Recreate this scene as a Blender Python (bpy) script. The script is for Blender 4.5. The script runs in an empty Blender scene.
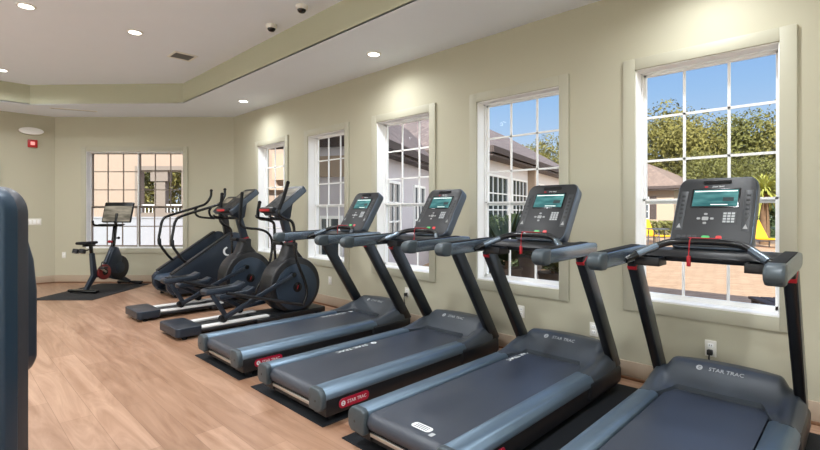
import bpy, bmesh, math, random
from mathutils import Vector, Matrix
random.seed(11)
SC = bpy.context.scene
COL = SC.collection
PI = math.pi

# ------------------------------------------------------------------ helpers
def lin(c):
    c = c / 255.0
    return c / 12.92 if c <= 0.04045 else ((c + 0.055) / 1.055) ** 2.4
def rgb(r, g, b):
    return (lin(r), lin(g), lin(b), 1.0)

MATS = {}
def mat(name, color, rough=0.5, metal=0.0, var=0.06, scale=12.0, bump=0.0, bscale=200.0, spec=0.5, coat=0.0, rvar=0.0):
    m = bpy.data.materials.new(name); m.use_nodes = True
    nt = m.node_tree; N = nt.nodes; L = nt.links
    b = N['Principled BSDF']
    b.inputs['Roughness'].default_value = rough
    b.inputs['Metallic'].default_value = metal
    b.inputs['Specular IOR Level'].default_value = spec
    b.inputs['Coat Weight'].default_value = coat
    tc = N.new('ShaderNodeTexCoord')
    no = N.new('ShaderNodeTexNoise'); no.inputs['Scale'].default_value = scale
    no.inputs['Detail'].default_value = 4
    L.new(tc.outputs['Object'], no.inputs['Vector'])
    mx = N.new('ShaderNodeMix'); mx.data_type = 'RGBA'
    c = color
    mx.inputs[6].default_value = tuple(max(0, v * (1 - var)) for v in c[:3]) + (1,)
    mx.inputs[7].default_value = tuple(min(1, v * (1 + var)) for v in c[:3]) + (1,)
    L.new(no.outputs['Fac'], mx.inputs[0])
    L.new(mx.outputs[2], b.inputs['Base Color'])
    if rvar:
        mr = N.new('ShaderNodeMapRange')
        mr.inputs[3].default_value = rough - rvar; mr.inputs[4].default_value = rough + rvar
        L.new(no.outputs['Fac'], mr.inputs[0]); L.new(mr.outputs[0], b.inputs['Roughness'])
    if bump:
        n2 = N.new('ShaderNodeTexNoise'); n2.inputs['Scale'].default_value = bscale
        L.new(tc.outputs['Object'], n2.inputs['Vector'])
        bp = N.new('ShaderNodeBump'); bp.inputs['Strength'].default_value = bump
        bp.inputs['Distance'].default_value = 0.01
        L.new(n2.outputs['Fac'], bp.inputs['Height']); L.new(bp.outputs['Normal'], b.inputs['Normal'])
    MATS[name] = m
    return m

def emit_mat(name, color, strength):
    m = mat(name, color, 0.4)
    b = m.node_tree.nodes['Principled BSDF']
    b.inputs['Emission Color'].default_value = color
    b.inputs['Emission Strength'].default_value = strength
    return m

def brick_mat(name, c1, c2, cm, bw, rh, rough, mortar=0.004, rot=0.0, grain=None, bump=0.15, offset=0.5, swap=None):
    m = bpy.data.materials.new(name); m.use_nodes = True
    nt = m.node_tree; N = nt.nodes; L = nt.links; b = N['Principled BSDF']
    b.inputs['Roughness'].default_value = rough
    tc = N.new('ShaderNodeTexCoord'); mp = N.new('ShaderNodeMapping')
    mp.inputs['Rotation'].default_value = (swap or 0.0, 0, rot)
    L.new(tc.outputs['Object'], mp.inputs['Vector'])
    bk = N.new('ShaderNodeTexBrick')
    bk.inputs['Scale'].default_value = 1.0
    bk.inputs['Color1'].default_value = c1; bk.inputs['Color2'].default_value = c2
    bk.inputs['Mortar'].default_value = cm
    bk.inputs['Brick Width'].default_value = bw; bk.inputs['Row Height'].default_value = rh
    bk.inputs['Mortar Size'].default_value = mortar
    bk.inputs['Mortar Smooth'].default_value = 0.2
    bk.offset = offset; bk.offset_frequency = 2
    L.new(mp.outputs[0], bk.inputs['Vector'])
    col = bk.outputs['Color']
    if grain:
        m2 = N.new('ShaderNodeMapping'); m2.inputs['Scale'].default_value = grain['scale']
        L.new(mp.outputs[0], m2.inputs['Vector'])
        no = N.new('ShaderNodeTexNoise'); no.inputs['Scale'].default_value = 1.0
        no.inputs['Detail'].default_value = 7; no.inputs['Roughness'].default_value = 0.62
        no.inputs['Distortion'].default_value = grain.get('dist', 0.6)
        L.new(m2.outputs[0], no.inputs['Vector'])
        rp = N.new('ShaderNodeValToRGB')
        rp.color_ramp.elements[0].position = 0.3; rp.color_ramp.elements[0].color = grain['dark']
        rp.color_ramp.elements[1].position = 0.68; rp.color_ramp.elements[1].color = (1, 1, 1, 1)
        L.new(no.outputs['Fac'], rp.inputs[0])
        mx = N.new('ShaderNodeMix'); mx.data_type = 'RGBA'; mx.blend_type = 'MULTIPLY'
        mx.inputs[0].default_value = grain.get('fac', 0.8)
        L.new(col, mx.inputs[6]); L.new(rp.outputs[0], mx.inputs[7]); col = mx.outputs[2]
    L.new(col, b.inputs['Base Color'])
    bp = N.new('ShaderNodeBump'); bp.inputs['Strength'].default_value = bump; bp.inputs['Distance'].default_value = 0.004
    bp.invert = True
    L.new(bk.outputs['Fac'], bp.inputs['Height']); L.new(bp.outputs['Normal'], b.inputs['Normal'])
    MATS[name] = m
    return m

class MB:
    """collects shapes into one bmesh; build() links it as ONE mesh object"""
    def __init__(s): s.bm = bmesh.new()
    def _add(s, other, M=None):
        me = bpy.data.meshes.new('tmp'); other.to_mesh(me); other.free()
        if M is not None: me.transform(M)
        s.bm.from_mesh(me); bpy.data.meshes.remove(me)
        return s
    def box(s, x0, x1, y0, y1, z0, z1, bev=0.0, seg=2, M=None):
        b = bmesh.new(); bmesh.ops.create_cube(b, size=1)
        for v in b.verts:
            v.co = Vector(((x0 + x1) / 2 + v.co.x * (x1 - x0), (y0 + y1) / 2 + v.co.y * (y1 - y0), (z0 + z1) / 2 + v.co.z * (z1 - z0)))
        if bev > 0:
            bmesh.ops.bevel(b, geom=b.edges[:], offset=bev, segments=seg, affect='EDGES', profile=0.5)
        return s._add(b, M)
    def prism(s, pts, a0, a1, axis='y', bev=0.0, seg=2, M=None):
        """2-D outline extruded along an axis. y: pts=(x,z); x: pts=(y,z); z: pts=(x,y)"""
        b = bmesh.new()
        def p3(p, a):
            return {'y': (p[0], a, p[1]), 'x': (a, p[0], p[1]), 'z': (p[0], p[1], a)}[axis]
        v0 = [b.verts.new(p3(p, a0)) for p in pts]; v1 = [b.verts.new(p3(p, a1)) for p in pts]
        n = len(pts)
        b.faces.new(v0); b.faces.new(v1[::-1])
        for i in range(n): b.faces.new((v0[i], v1[i], v1[(i + 1) % n], v0[(i + 1) % n]))
        bmesh.ops.recalc_face_normals(b, faces=b.faces[:])
        if bev > 0:
            bmesh.ops.bevel(b, geom=b.edges[:], offset=bev, segments=seg, affect='EDGES', profile=0.5, clamp_overlap=True)
        return s._add(b, M)
    def cyl(s, p0, p1, r0, r1=None, n=20, caps=True):
        r1 = r0 if r1 is None else r1
        p0 = Vector(p0); p1 = Vector(p1); d = p1 - p0
        b = bmesh.new()
        bmesh.ops.create_cone(b, cap_ends=caps, segments=n, radius1=r0, radius2=r1, depth=d.length)
        M = Matrix.Translation((p0 + p1) / 2) @ d.to_track_quat('Z', 'Y').to_matrix().to_4x4()
        return s._add(b, M)
    def lathe(s, prof, n=32, M=None):
        """prof = [(r,z)...] around z"""
        b = bmesh.new(); rings = []
        for r, z in prof:
            if r < 1e-6: rings.append([b.verts.new((0, 0, z))])
            else: rings.append([b.verts.new((r * math.cos(2 * PI * i / n), r * math.sin(2 * PI * i / n), z)) for i in range(n)])
        for A, B in zip(rings, rings[1:]):
            for i in range(n):
                j = (i + 1) % n
                a = [A[0]] if len(A) == 1 else [A[i], A[j]]
                c = [B[0]] if len(B) == 1 else [B[j], B[i]]
                f = a + c
                if len(f) >= 3: b.faces.new(f)
        bmesh.ops.recalc_face_normals(b, faces=b.faces[:])
        return s._add(b, M)
    def tube(s, pts, r, n=12, sub=6, closed_caps=True, sx=1.0):
        P = spline(pts, sub) if sub > 1 else [Vector(p) for p in pts]
        b = bmesh.new(); rings = []
        up = None
        for i, p in enumerate(P):
            t = (P[min(i + 1, len(P) - 1)] - P[max(i - 1, 0)]).normalized()
            if up is None:
                up = Vector((0, 0, 1)) if abs(t.z) < 0.9 else Vector((1, 0, 0))
            u = (up - t * up.dot(t)).normalized(); w = t.cross(u); up = u
            rr = r if not callable(r) else r(i / (len(P) - 1))
            rings.append([b.verts.new(p + (u * math.cos(2 * PI * k / n) + w * sx * math.sin(2 * PI * k / n)) * rr) for k in range(n)])
        for A, B in zip(rings, rings[1:]):
            for k in range(n): b.faces.new((A[k], A[(k + 1) % n], B[(k + 1) % n], B[k]))
        if closed_caps: b.faces.new(rings[0][::-1]); b.faces.new(rings[-1])
        bmesh.ops.recalc_face_normals(b, faces=b.faces[:])
        return s._add(b)
    def beam(s, p0, p1, w, h, bev=0.006, side=(0, 1, 0)):
        """rectangular bar p0->p1; w along side, h perpendicular"""
        p0 = Vector(p0); p1 = Vector(p1); t = (p1 - p0); Ln = t.length; t.normalize()
        sd = Vector(side); sd = (sd - t * sd.dot(t)).normalized(); u = t.cross(sd)
        M = Matrix(((t.x, sd.x, u.x, p0.x), (t.y, sd.y, u.y, p0.y), (t.z, sd.z, u.z, p0.z), (0, 0, 0, 1)))
        return s.box(0, Ln, -w / 2, w / 2, -h / 2, h / 2, bev, 2, M)
    def ball(s, c, r, sx=1, sy=1, sz=1, n=16):
        b = bmesh.new(); bmesh.ops.create_uvsphere(b, u_segments=n, v_segments=n // 2, radius=r)
        return s._add(b, Matrix.Translation(c) @ Matrix.Diagonal((sx, sy, sz, 1)))
    def quad(s, *pts):
        b = bmesh.new(); b.faces.new([b.verts.new(p) for p in pts]); return s._add(b)
    def xf(s, M):
        bmesh.ops.transform(s.bm, matrix=M, verts=s.bm.verts[:])
        if M.determinant() < 0: bmesh.ops.reverse_faces(s.bm, faces=s.bm.faces[:])
        return s
    def build(s, name, m, parent=None, smooth=True, loc=None):
        me = bpy.data.meshes.new(name); s.bm.to_mesh(me); s.bm.free()
        if smooth:
            me.polygons.foreach_set('use_smooth', [True] * len(me.polygons))
            me.set_sharp_from_angle(angle=math.radians(38))
        me.materials.append(m if not isinstance(m, str) else MATS[m])
        o = bpy.data.objects.new(name, me); COL.objects.link(o)
        if parent is not None: o.parent = parent
        if loc is not None: o.location = loc
        return o

def spline(pts, sub=6):
    P = [Vector(p) for p in pts]
    if len(P) < 3: return P
    out = []
    for i in range(len(P) - 1):
        p0 = P[i - 1] if i > 0 else P[0] * 2 - P[1]
        p1, p2 = P[i], P[i + 1]
        p3 = P[i + 2] if i + 2 < len(P) else P[-1] * 2 - P[-2]
        for k in range(sub):
            t = k / sub
            out.append(0.5 * ((2 * p1) + (p2 - p0) * t + (2 * p0 - 5 * p1 + 4 * p2 - p3) * t * t + (3 * p1 - p0 - 3 * p2 + p3) * t ** 3))
    out.append(P[-1])
    return out

def rrect(w, h, r, n=5, cx=0, cy=0):
    pts = []
    for sx, sy, a0 in ((1, 1, 0), (-1, 1, 90), (-1, -1, 180), (1, -1, 270)):
        for k in range(n + 1):
            a = math.radians(a0 + 90 * k / n)
            pts.append((cx + sx * (w / 2 - r) + r * math.cos(a), cy + sy * (h / 2 - r) + r * math.sin(a)))
    return pts

def text_mesh(body, size, M, depth=0.0006):
    cu = bpy.data.curves.new('txt', 'FONT'); cu.body = body; cu.size = size
    cu.extrude = depth; cu.align_x = 'CENTER'; cu.align_y = 'CENTER'; cu.resolution_u = 3
    o = bpy.data.objects.new('txt', cu)
    me = bpy.data.meshes.new_from_object(o)
    bpy.data.objects.remove(o); bpy.data.curves.remove(cu)
    me.transform(M)
    return me
def mesh_into(mb, me):
    mb.bm.from_mesh(me); bpy.data.meshes.remove(me); return mb

def tag(o, label, cat, group=None, kind=None):
    o['label'] = label; o['category'] = cat
    if group: o['group'] = group
    if kind: o['kind'] = kind
    return o
def thing(name, label, cat, loc=(0, 0, 0), rotz=0.0, group=None):
    o = bpy.data.objects.new(name, None); COL.objects.link(o)
    o.empty_display_size = 0.1
    o.location = loc; o.rotation_euler = (0, 0, rotz)
    return tag(o, label, cat, group)
def struct(o, label=None, cat=None):
    o['kind'] = 'structure'
    if label: o['label'] = label
    if cat: o['category'] = cat
    return o
def sempty(name, label=None, cat=None):
    o = bpy.data.objects.new(name, None); COL.objects.link(o); return struct(o, label, cat)
def dup(root, loc, rotz=None, label=None, group=None):
    r = root.copy(); COL.objects.link(r); r.location = loc
    if rotz is not None: r.rotation_euler = (0, 0, rotz)
    if label: r['label'] = label
    if group: r['group'] = group
    for ch in list(root.children):
        c = ch.copy(); COL.objects.link(c); c.parent = r
        for g in list(ch.children):
            d = g.copy(); COL.objects.link(d); d.parent = c
    return r

def RX(a): return Matrix.Rotation(a, 4, 'X')
def RY(a): return Matrix.Rotation(a, 4, 'Y')
def RZ(a): return Matrix.Rotation(a, 4, 'Z')
def T(x, y, z): return Matrix.Translation((x, y, z))
def frame(o, ex, ey, ez):
    ex, ey, ez = Vector(ex), Vector(ey), Vector(ez)
    return Matrix(((ex.x, ey.x, ez.x, o[0]), (ex.y, ey.y, ez.y, o[1]), (ex.z, ey.z, ez.z, o[2]), (0, 0, 0, 1)))

# ------------------------------------------------------------------ camera
H = 1.35
FPX = 465.0
YAW = math.radians(45.4)
cam_d = bpy.data.cameras.new('camera'); cam = bpy.data.objects.new('camera', cam_d); COL.objects.link(cam)
cam.location = (0, 0, H); cam.rotation_euler = (PI / 2, 0, -YAW)
cam_d.sensor_width = 36; cam_d.lens = 36 * FPX / 820
cam_d.shift_y = -14 / 820
cam_d.clip_start = 0.05; cam_d.clip_end = 300
SC.camera = cam
SC.view_settings.view_transform = 'Standard'
SC.view_settings.look = 'None'
SC.view_settings.exposure = 0.14
SC.view_settings.gamma = 1.0
SC.view_settings.use_curve_mapping = False

# ------------------------------------------------------------------ materials
mat('wall_paint', rgb(187, 183, 162), 0.75, var=0.02, scale=3, bump=0.05, bscale=350, spec=0.25)
mat('fascia_paint', rgb(184, 184, 160), 0.75, var=0.02, scale=3, spec=0.25)
mat('trim_paint', rgb(183, 180, 161), 0.5, var=0.015, scale=5, spec=0.35)
mat('baseboard_paint', rgb(176, 158, 138), 0.5, var=0.03, scale=5, spec=0.35)
mat('shoe_wood', rgb(120, 84, 58), 0.5, var=0.15, scale=20)
mat('ceiling_paint', rgb(234, 240, 248), 0.85, var=0.015, scale=4, bump=0.06, bscale=260, spec=0.2)
mat('white_vinyl', rgb(249, 249, 247), 0.35, var=0.01)
mat('white_plastic', rgb(232, 230, 222), 0.4, var=0.02)
mat('backlit_sash', rgb(132, 118, 106), 0.5, var=0.04)  # white sash tinted darker, its backlit shade put into the colour
mat('dark_slot', rgb(40, 40, 40), 0.6)
mat('black_plastic', rgb(20, 22, 26), 0.42, var=0.12, scale=30, bump=0.04, bscale=500)
mat('black_gloss', rgb(17, 19, 22), 0.22, var=0.1)
mat('rubber', rgb(18, 19, 21), 0.75, var=0.15, scale=60, bump=0.15, bscale=400, spec=0.3)
mat('mat_rubber', rgb(22, 25, 29), 0.8, var=0.2, scale=120, bump=0.2, bscale=300, spec=0.25)
mat('bike_mat', rgb(46, 45, 45), 0.85, var=0.12, scale=60, bump=0.2, bscale=300, spec=0.2)
mat('belt_rubber', rgb(48, 54, 65), 0.36, var=0.22, scale=240, bump=0.15, bscale=420, spec=0.6)
mat('rail_metal', rgb(108, 127, 144), 0.46, 0.75, var=0.05, scale=20)
mat('end_cap', rgb(66, 76, 82), 0.42, 0.2, var=0.06)
mat('hood_plastic', rgb(58, 64, 71), 0.42, 0.15, var=0.06, scale=10, bump=0.03, bscale=600)
mat('arm_metal', rgb(118, 132, 146), 0.27, 0.8, var=0.04)
mat('upright_side', rgb(58, 63, 70), 0.3, 0.8, var=0.05)
mat('upright_black', rgb(14, 16, 20), 0.3, var=0.1)
mat('silver', rgb(196, 198, 196), 0.28, 0.9, var=0.04)
mat('silver_satin', rgb(232, 232, 230), 0.5, 0.1, var=0.03)
mat('console_rim', rgb(88, 98, 110), 0.35, 0.6, var=0.04)
mat('console_face', rgb(30, 32, 35), 0.5, var=0.08)
mat('console_panel', rgb(50, 53, 56), 0.45, var=0.08)
mat('key_grey', rgb(150, 152, 152), 0.5)
mat('key_green', rgb(80, 190, 110), 0.4)
mat('key_red', rgb(205, 60, 60), 0.4)
mat('red_plastic', rgb(168, 20, 34), 0.35, var=0.06)
mat('badge_red', rgb(168, 18, 52), 0.3, var=0.05)
mat('print_white', rgb(226, 230, 232), 0.5, var=0.02)
mat('print_grey', rgb(170, 174, 176), 0.5, var=0.04)
mat('machine_blue', rgb(44, 53, 65), 0.34, 0.35, var=0.08, scale=8)
mat('disc_blue', rgb(48, 62, 78), 0.4, 0.3, var=0.06, scale=8)
mat('shroud_dark', rgb(26, 27, 30), 0.42, var=0.1)
mat('step_blue', rgb(70, 88, 108), 0.4, 0.2, var=0.05)
mat('tower_navy', rgb(32, 54, 72), 0.38, 0.25, var=0.1, scale=4)
mat('tower_rim', rgb(60, 62, 68), 0.4, 0.3, var=0.08)
mat('chain_red', rgb(120, 40, 40), 0.35, var=0.2)
mat('alarm_red', rgb(176, 24, 26), 0.35)
mat('cord_black', rgb(20, 20, 20), 0.6)
mat('dome_black', rgb(10, 10, 12), 0.12)
mat('vent_grey', rgb(120, 118, 116), 0.5)
mat('door_paint', rgb(150, 150, 128), 0.5, var=0.03)
# outdoors
mat('stucco_white', rgb(222, 218, 216), 0.9, var=0.05, scale=6, bump=0.1, bscale=120)
mat('stucco_peach', rgb(160, 140, 126), 0.9, var=0.05, scale=6, bump=0.1, bscale=120)
mat('stucco_shaded', rgb(152, 152, 160), 0.9, var=0.04, scale=6)  # cool tone puts shade into the colour of the lower porch wall
mat('stucco_frame', rgb(128, 116, 108), 0.9, var=0.04, scale=6)
mat('stucco_lilac', rgb(206, 200, 204), 0.9, var=0.05, scale=6, bump=0.1, bscale=120)
mat('stucco_beige', rgb(172, 152, 132), 0.9, var=0.05, scale=6, bump=0.1, bscale=120)
mat('fascia_brown', rgb(74, 62, 58), 0.7, var=0.1)
mat('house_glass', rgb(54, 62, 70), 0.08, var=0.3, scale=2)
mat('shutter_brown', rgb(120, 92, 66), 0.7, var=0.12, scale=20)
mat('leaf_dark', rgb(52, 66, 34), 0.7, var=0.5, scale=3)
mat('leaf_mid', rgb(98, 98, 44), 0.7, var=0.5, scale=1.2)
mat('leaf_olive', rgb(114, 108, 50), 0.7, var=0.45, scale=1.2)
mat('leaf_yellow', rgb(150, 150, 66), 0.65, var=0.4, scale=2)
mat('bark', rgb(108, 84, 62), 0.9, var=0.3, scale=8, bump=0.5, bscale=20)
mat('lounge_yellow', rgb(240, 170, 20), 0.6, var=0.05)
mat('lounge_frame', rgb(70, 74, 80), 0.5)
mat('pot_clay', rgb(110, 96, 86), 0.7, var=0.1)
mat('soil', rgb(60, 46, 36), 0.95, var=0.3)
mat('grass', rgb(96, 110, 58), 0.9, var=0.4, scale=2)
mat('wood_dark', rgb(78, 58, 46), 0.6, var=0.2, scale=15)
brick_mat('floor_oak', rgb(190, 155, 131), rgb(164, 129, 105), rgb(146, 113, 90), 1.22, 0.18, 0.36, 0.0018, rot=PI / 2,
          grain=dict(scale=(0.9, 7.5, 1.0), dark=(0.55, 0.46, 0.38, 1), fac=0.9, dist=1.6), bump=0.1, offset=0.37)
brick_mat('patio_pavers', rgb(190, 160, 128), rgb(178, 146, 114), rgb(146, 118, 92), 0.3, 0.15, 0.85, 0.008, rot=0.6,
          grain=dict(scale=(4, 4, 4), dark=(0.75, 0.7, 0.66, 1), fac=0.5))
brick_mat('tan_shingle', rgb(160, 138, 122), rgb(140, 120, 106), rgb(96, 82, 74), 0.34, 0.16, 0.95, 0.012, rot=0.3,
          grain=dict(scale=(6, 6, 6), dark=(0.6, 0.56, 0.54, 1), fac=0.7))
brick_mat('roof_shingle', rgb(134, 120, 116), rgb(112, 101, 98), rgb(80, 72, 70), 0.34, 0.16, 0.95, 0.012, rot=0.3,
          grain=dict(scale=(6, 6, 6), dark=(0.6, 0.56, 0.54, 1), fac=0.7))

# teal display: procedural bands, gives off light
def screen_mat(name, c0, c1, strength, sc):
    m = bpy.data.materials.new(name); m.use_nodes = True
    N = m.node_tree.nodes; L = m.node_tree.links; b = N['Principled BSDF']
    b.inputs['Roughness'].default_value = 0.5; b.inputs['Specular IOR Level'].default_value = 0.15; b.inputs['Base Color'].default_value = (0.01, 0.02, 0.02, 1)
    tc = N.new('ShaderNodeTexCoord'); mp = N.new('ShaderNodeMapping'); mp.inputs['Scale'].default_value = sc
    no = N.new('ShaderNodeTexNoise'); no.inputs['Scale'].default_value = 1; no.inputs['Detail'].default_value = 3
    rp = N.new('ShaderNodeValToRGB'); rp.color_ramp.elements[0].position = 0.38; rp.color_ramp.elements[1].position = 0.66
    rp.color_ramp.elements[0].color = c0; rp.color_ramp.elements[1].color = c1
    L.new(tc.outputs['Object'], mp.inputs[0]); L.new(mp.outputs[0], no.inputs['Vector']); L.new(no.outputs['Fac'], rp.inputs[0])
    L.new(rp.outputs[0], b.inputs['Emission Color']); b.inputs['Emission Strength'].default_value = strength
    MATS[name] = m
screen_mat('screen_teal', rgb(30, 100, 104), rgb(104, 172, 170), 0.85, (6, 5, 22))
screen_mat('screen_bike', rgb(120, 108, 92), rgb(206, 192, 170), 0.55, (5, 3, 12))
emit_mat('screen_white', rgb(225, 240, 235), 0.8)
mat('screen_dark', rgb(20, 42, 46), 0.4)
emit_mat('lamp_lens', rgb(255, 250, 240), 14.0)
emit_mat('strobe_lens', rgb(255, 170, 165), 0.5)

# thin architectural glass: mostly clear, mirror-like film by fresnel
def glass_mat(name, tint=(0.96, 0.98, 0.98, 1), refl=0.7):
    m = bpy.data.materials.new(name); m.use_nodes = True
    N = m.node_tree.nodes; L = m.node_tree.links
    N.remove(N['Principled BSDF'])
    tr = N.new('ShaderNodeBsdfTransparent'); tr.inputs[0].default_value = tint
    gl = N.new('ShaderNodeBsdfGlossy'); gl.inputs['Roughness'].default_value = 0.02
    fr = N.new('ShaderNodeFresnel'); fr.inputs['IOR'].default_value = 1.35
    ml = N.new('ShaderNodeMath'); ml.operation = 'MULTIPLY'; ml.inputs[1].default_value = refl * 0.5
    mx = N.new('ShaderNodeMixShader')
    L.new(fr.outputs[0], ml.inputs[0]); L.new(ml.outputs[0], mx.inputs[0])
    L.new(tr.outputs[0], mx.inputs[1]); L.new(gl.outputs[0], mx.inputs[2])
    L.new(mx.outputs[0], N['Material Output'].inputs['Surface'])
    MATS[name] = m
glass_mat('window_glass')
m_ = bpy.data.materials.new('fill_shade_cloth'); m_.use_nodes = True  # cloth of the added shades that diffuse sunlight into the room
N_ = m_.node_tree.nodes; L_ = m_.node_tree.links; N_.remove(N_['Principled BSDF'])
tl_ = N_.new('ShaderNodeBsdfTranslucent'); df_ = N_.new('ShaderNodeBsdfDiffuse'); ms_ = N_.new('ShaderNodeMixShader'); ms_.inputs[0].default_value = 0.2
wv_ = N_.new('ShaderNodeTexNoise'); wv_.inputs['Scale'].default_value = 300; cr_ = N_.new('ShaderNodeValToRGB')
cr_.color_ramp.elements[0].color = (0.9, 0.9, 0.9, 1); cr_.color_ramp.elements[1].color = (0.96, 0.96, 0.96, 1)
L_.new(wv_.outputs['Fac'], cr_.inputs[0]); L_.new(cr_.outputs[0], tl_.inputs[0]); L_.new(cr_.outputs[0], df_.inputs[0])
L_.new(tl_.outputs[0], ms_.inputs[1]); L_.new(df_.outputs[0], ms_.inputs[2]); L_.new(ms_.outputs[0], N_['Material Output'].inputs['Surface'])
MATS['fill_shade_cloth'] = m_

# ------------------------------------------------------------------ room shell
XW = 3.91                      # window wall
P0 = Vector((XW, 8.52, 0)); EC = Vector((-math.cos(YAW), math.sin(YAW), 0)); NC = Vector((math.sin(YAW), math.cos(YAW), 0))
LC = 3.375
P1 = P0 + EC * LC              # (1.54, 10.92)
XL, YF, YB = -3.2, -2.6, P1.y
ZS, ZT = 3.12, 3.45            # soffit / tray ceiling heights
TW = 0.20
F_RIGHT = frame((XW, 0, 0), (0, 1, 0), (1, 0, 0), (0, 0, 1))      # local: s along wall, t outward, z up
F_CHAM = frame(P0, EC, NC, (0, 0, 1))
F_BACK = frame(P1, (-1, 0, 0), (0, 1, 0), (0, 0, 1))
F_LEFT = frame((XL, 0, 0), (0, 1, 0), (-1, 0, 0), (0, 0, 1))
F_FRONT = frame((0, YF, 0), (1, 0, 0), (0, -1, 0), (0, 0, 1))
Z0W, Z1W = 0.645, 2.47         # window opening
WIN = [(6.655, 7.561), (5.095, 6.001), (3.535, 4.441), (1.969, 2.875), (0.418, 1.324)]
CW = (2.0 - 0.0, 0)
c_s0, c_s1 = None, None
# corner-wall window from bearings: lateral offset along the wall
def cham_s(u):
    dep = P0.dot(NC)
    lat = (u - 410) / FPX * dep
    R = Vector((math.cos(YAW), -math.sin(YAW), 0))
    return (P0.dot(R) - lat)
c_s1, c_s0 = cham_s(86.4), cham_s(183.3)

def wall(name, F, s0, s1, holes, m, ztop=3.7, zb=-0.12):
    mb = MB(); s = s0
    for h0, h1, z0, z1 in sorted(holes):
        if h0 > s: mb.box(s, h0, 0, TW, zb, ztop)
        if z0 > zb: mb.box(h0, h1, 0, TW, zb, z0)
        mb.box(h0, h1, 0, TW, z1, ztop)
        s = h1
    mb.box(s, s1, 0, TW, zb, ztop)
    mb.xf(F)
    return struct(mb.build(name, m, smooth=False))
wall('wall_right', F_RIGHT, YF - TW, 8.52 + 0.08, [(a, b, Z0W, Z1W) for a, b in WIN], 'wall_paint')
wall('wall_corner', F_CHAM, 0, LC, [(c_s0, c_s1, Z0W, Z1W)], 'wall_paint')
DX0, DX1 = 0.86, 1.80          # door opening in the back wall (local s)
wall('wall_back', F_BACK, 0, P1.x - XL + TW, [(DX0, DX1, -0.12, 2.12)], 'wall_paint')
FILL_LWIN = [(-2.2, 0.4), (0.9, 3.5), (4.0, 6.6), (7.1, 9.7)]  # unseen openings added to let fill daylight in from the left
wall('wall_left', F_LEFT, YF - TW, YB + TW, [(a, b, 0.3, 2.7) for a, b in FILL_LWIN], 'wall_paint')
FILL_FWIN = [(-2.6, 0.2), (0.8, 3.6)]  # unseen openings added behind the viewer for more skylight
wall('wall_front', F_FRONT, XL - TW, XW + TW, [(a, b, 0.3, 2.7) for a, b in FILL_FWIN], 'wall_paint')

fl = MB(); outl = [(XW, YF), (XW, 8.52), (P1.x, P1.y), (XL, YB), (XL, YF)]
fl.prism(outl, -0.12, 0, 'z')
struct(fl.build('floor', 'floor_oak', smooth=False))
IN = [(2.83, -1.5), (2.83, 8.03), (1.07, 9.96), (-2.1, 9.96), (-2.1, -1.5)]
ce = MB(); ce.prism([(p[0] * 1.0, p[1]) for p in IN], ZT, ZT + 0.1, 'z')
struct(ce.build('ceiling', 'ceiling_paint', smooth=False))
so = MB(); fa = MB()
for i in range(5):
    j = (i + 1) % 5
    o0, o1, i0, i1 = outl[i], outl[j], IN[i], IN[j]
    so.prism([o0, o1, i1, i0], ZS, ZS + 0.02, 'z')
    dx, dy = i1[0] - i0[0], i1[1] - i0[1]; ln = math.hypot(dx, dy); nx, ny = dy / ln, -dx / ln
    fa.prism([i0, i1, (i1[0] + nx * 0.04, i1[1] + ny * 0.04), (i0[0] + nx * 0.04, i0[1] + ny * 0.04)], ZS + 0.004, ZT + 0.04, 'z')
struct(so.build('trim_1', 'ceiling_paint', smooth=False), 'lowered white ceiling border', None)
struct(fa.build('trim_2', 'fascia_paint', smooth=False), 'green tray edge', None)
ro = MB(); OV = 0.35
ro.box(XL - OV, XW + TW + OV, YF - OV, YB + TW + OV, 3.7, 3.85)
struct(ro.build('roof', 'fascia_brown', smooth=False))

# baseboards
def base(name, F, s0, s1, holes=()):
    r = sempty(name); mb = MB(); mb2 = MB(); s = s0
    for a, b in list(holes) + [(s1, s1)]:
        if a > s + 0.01:
            mb.box(s, a, -0.016, 0, 0, 0.143, 0.004)
            mb2.box(s, a, -0.034, -0.016, 0, 0.022, 0.006)
        s = b
    mb.xf(F); mb2.xf(F)
    mb.build('board', 'baseboard_paint', r); mb2.build('shoe_moulding', 'shoe_wood', r)
base('baseboard_right', F_RIGHT, YF, 8.52)
base('baseboard_corner', F_CHAM, 0, LC)
base('baseboard_back', F_BACK, 0, P1.x - XL, [(DX0 - 0.09, DX1 + 0.09)])
base('baseboard_left', F_LEFT, YF, YB)

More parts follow.
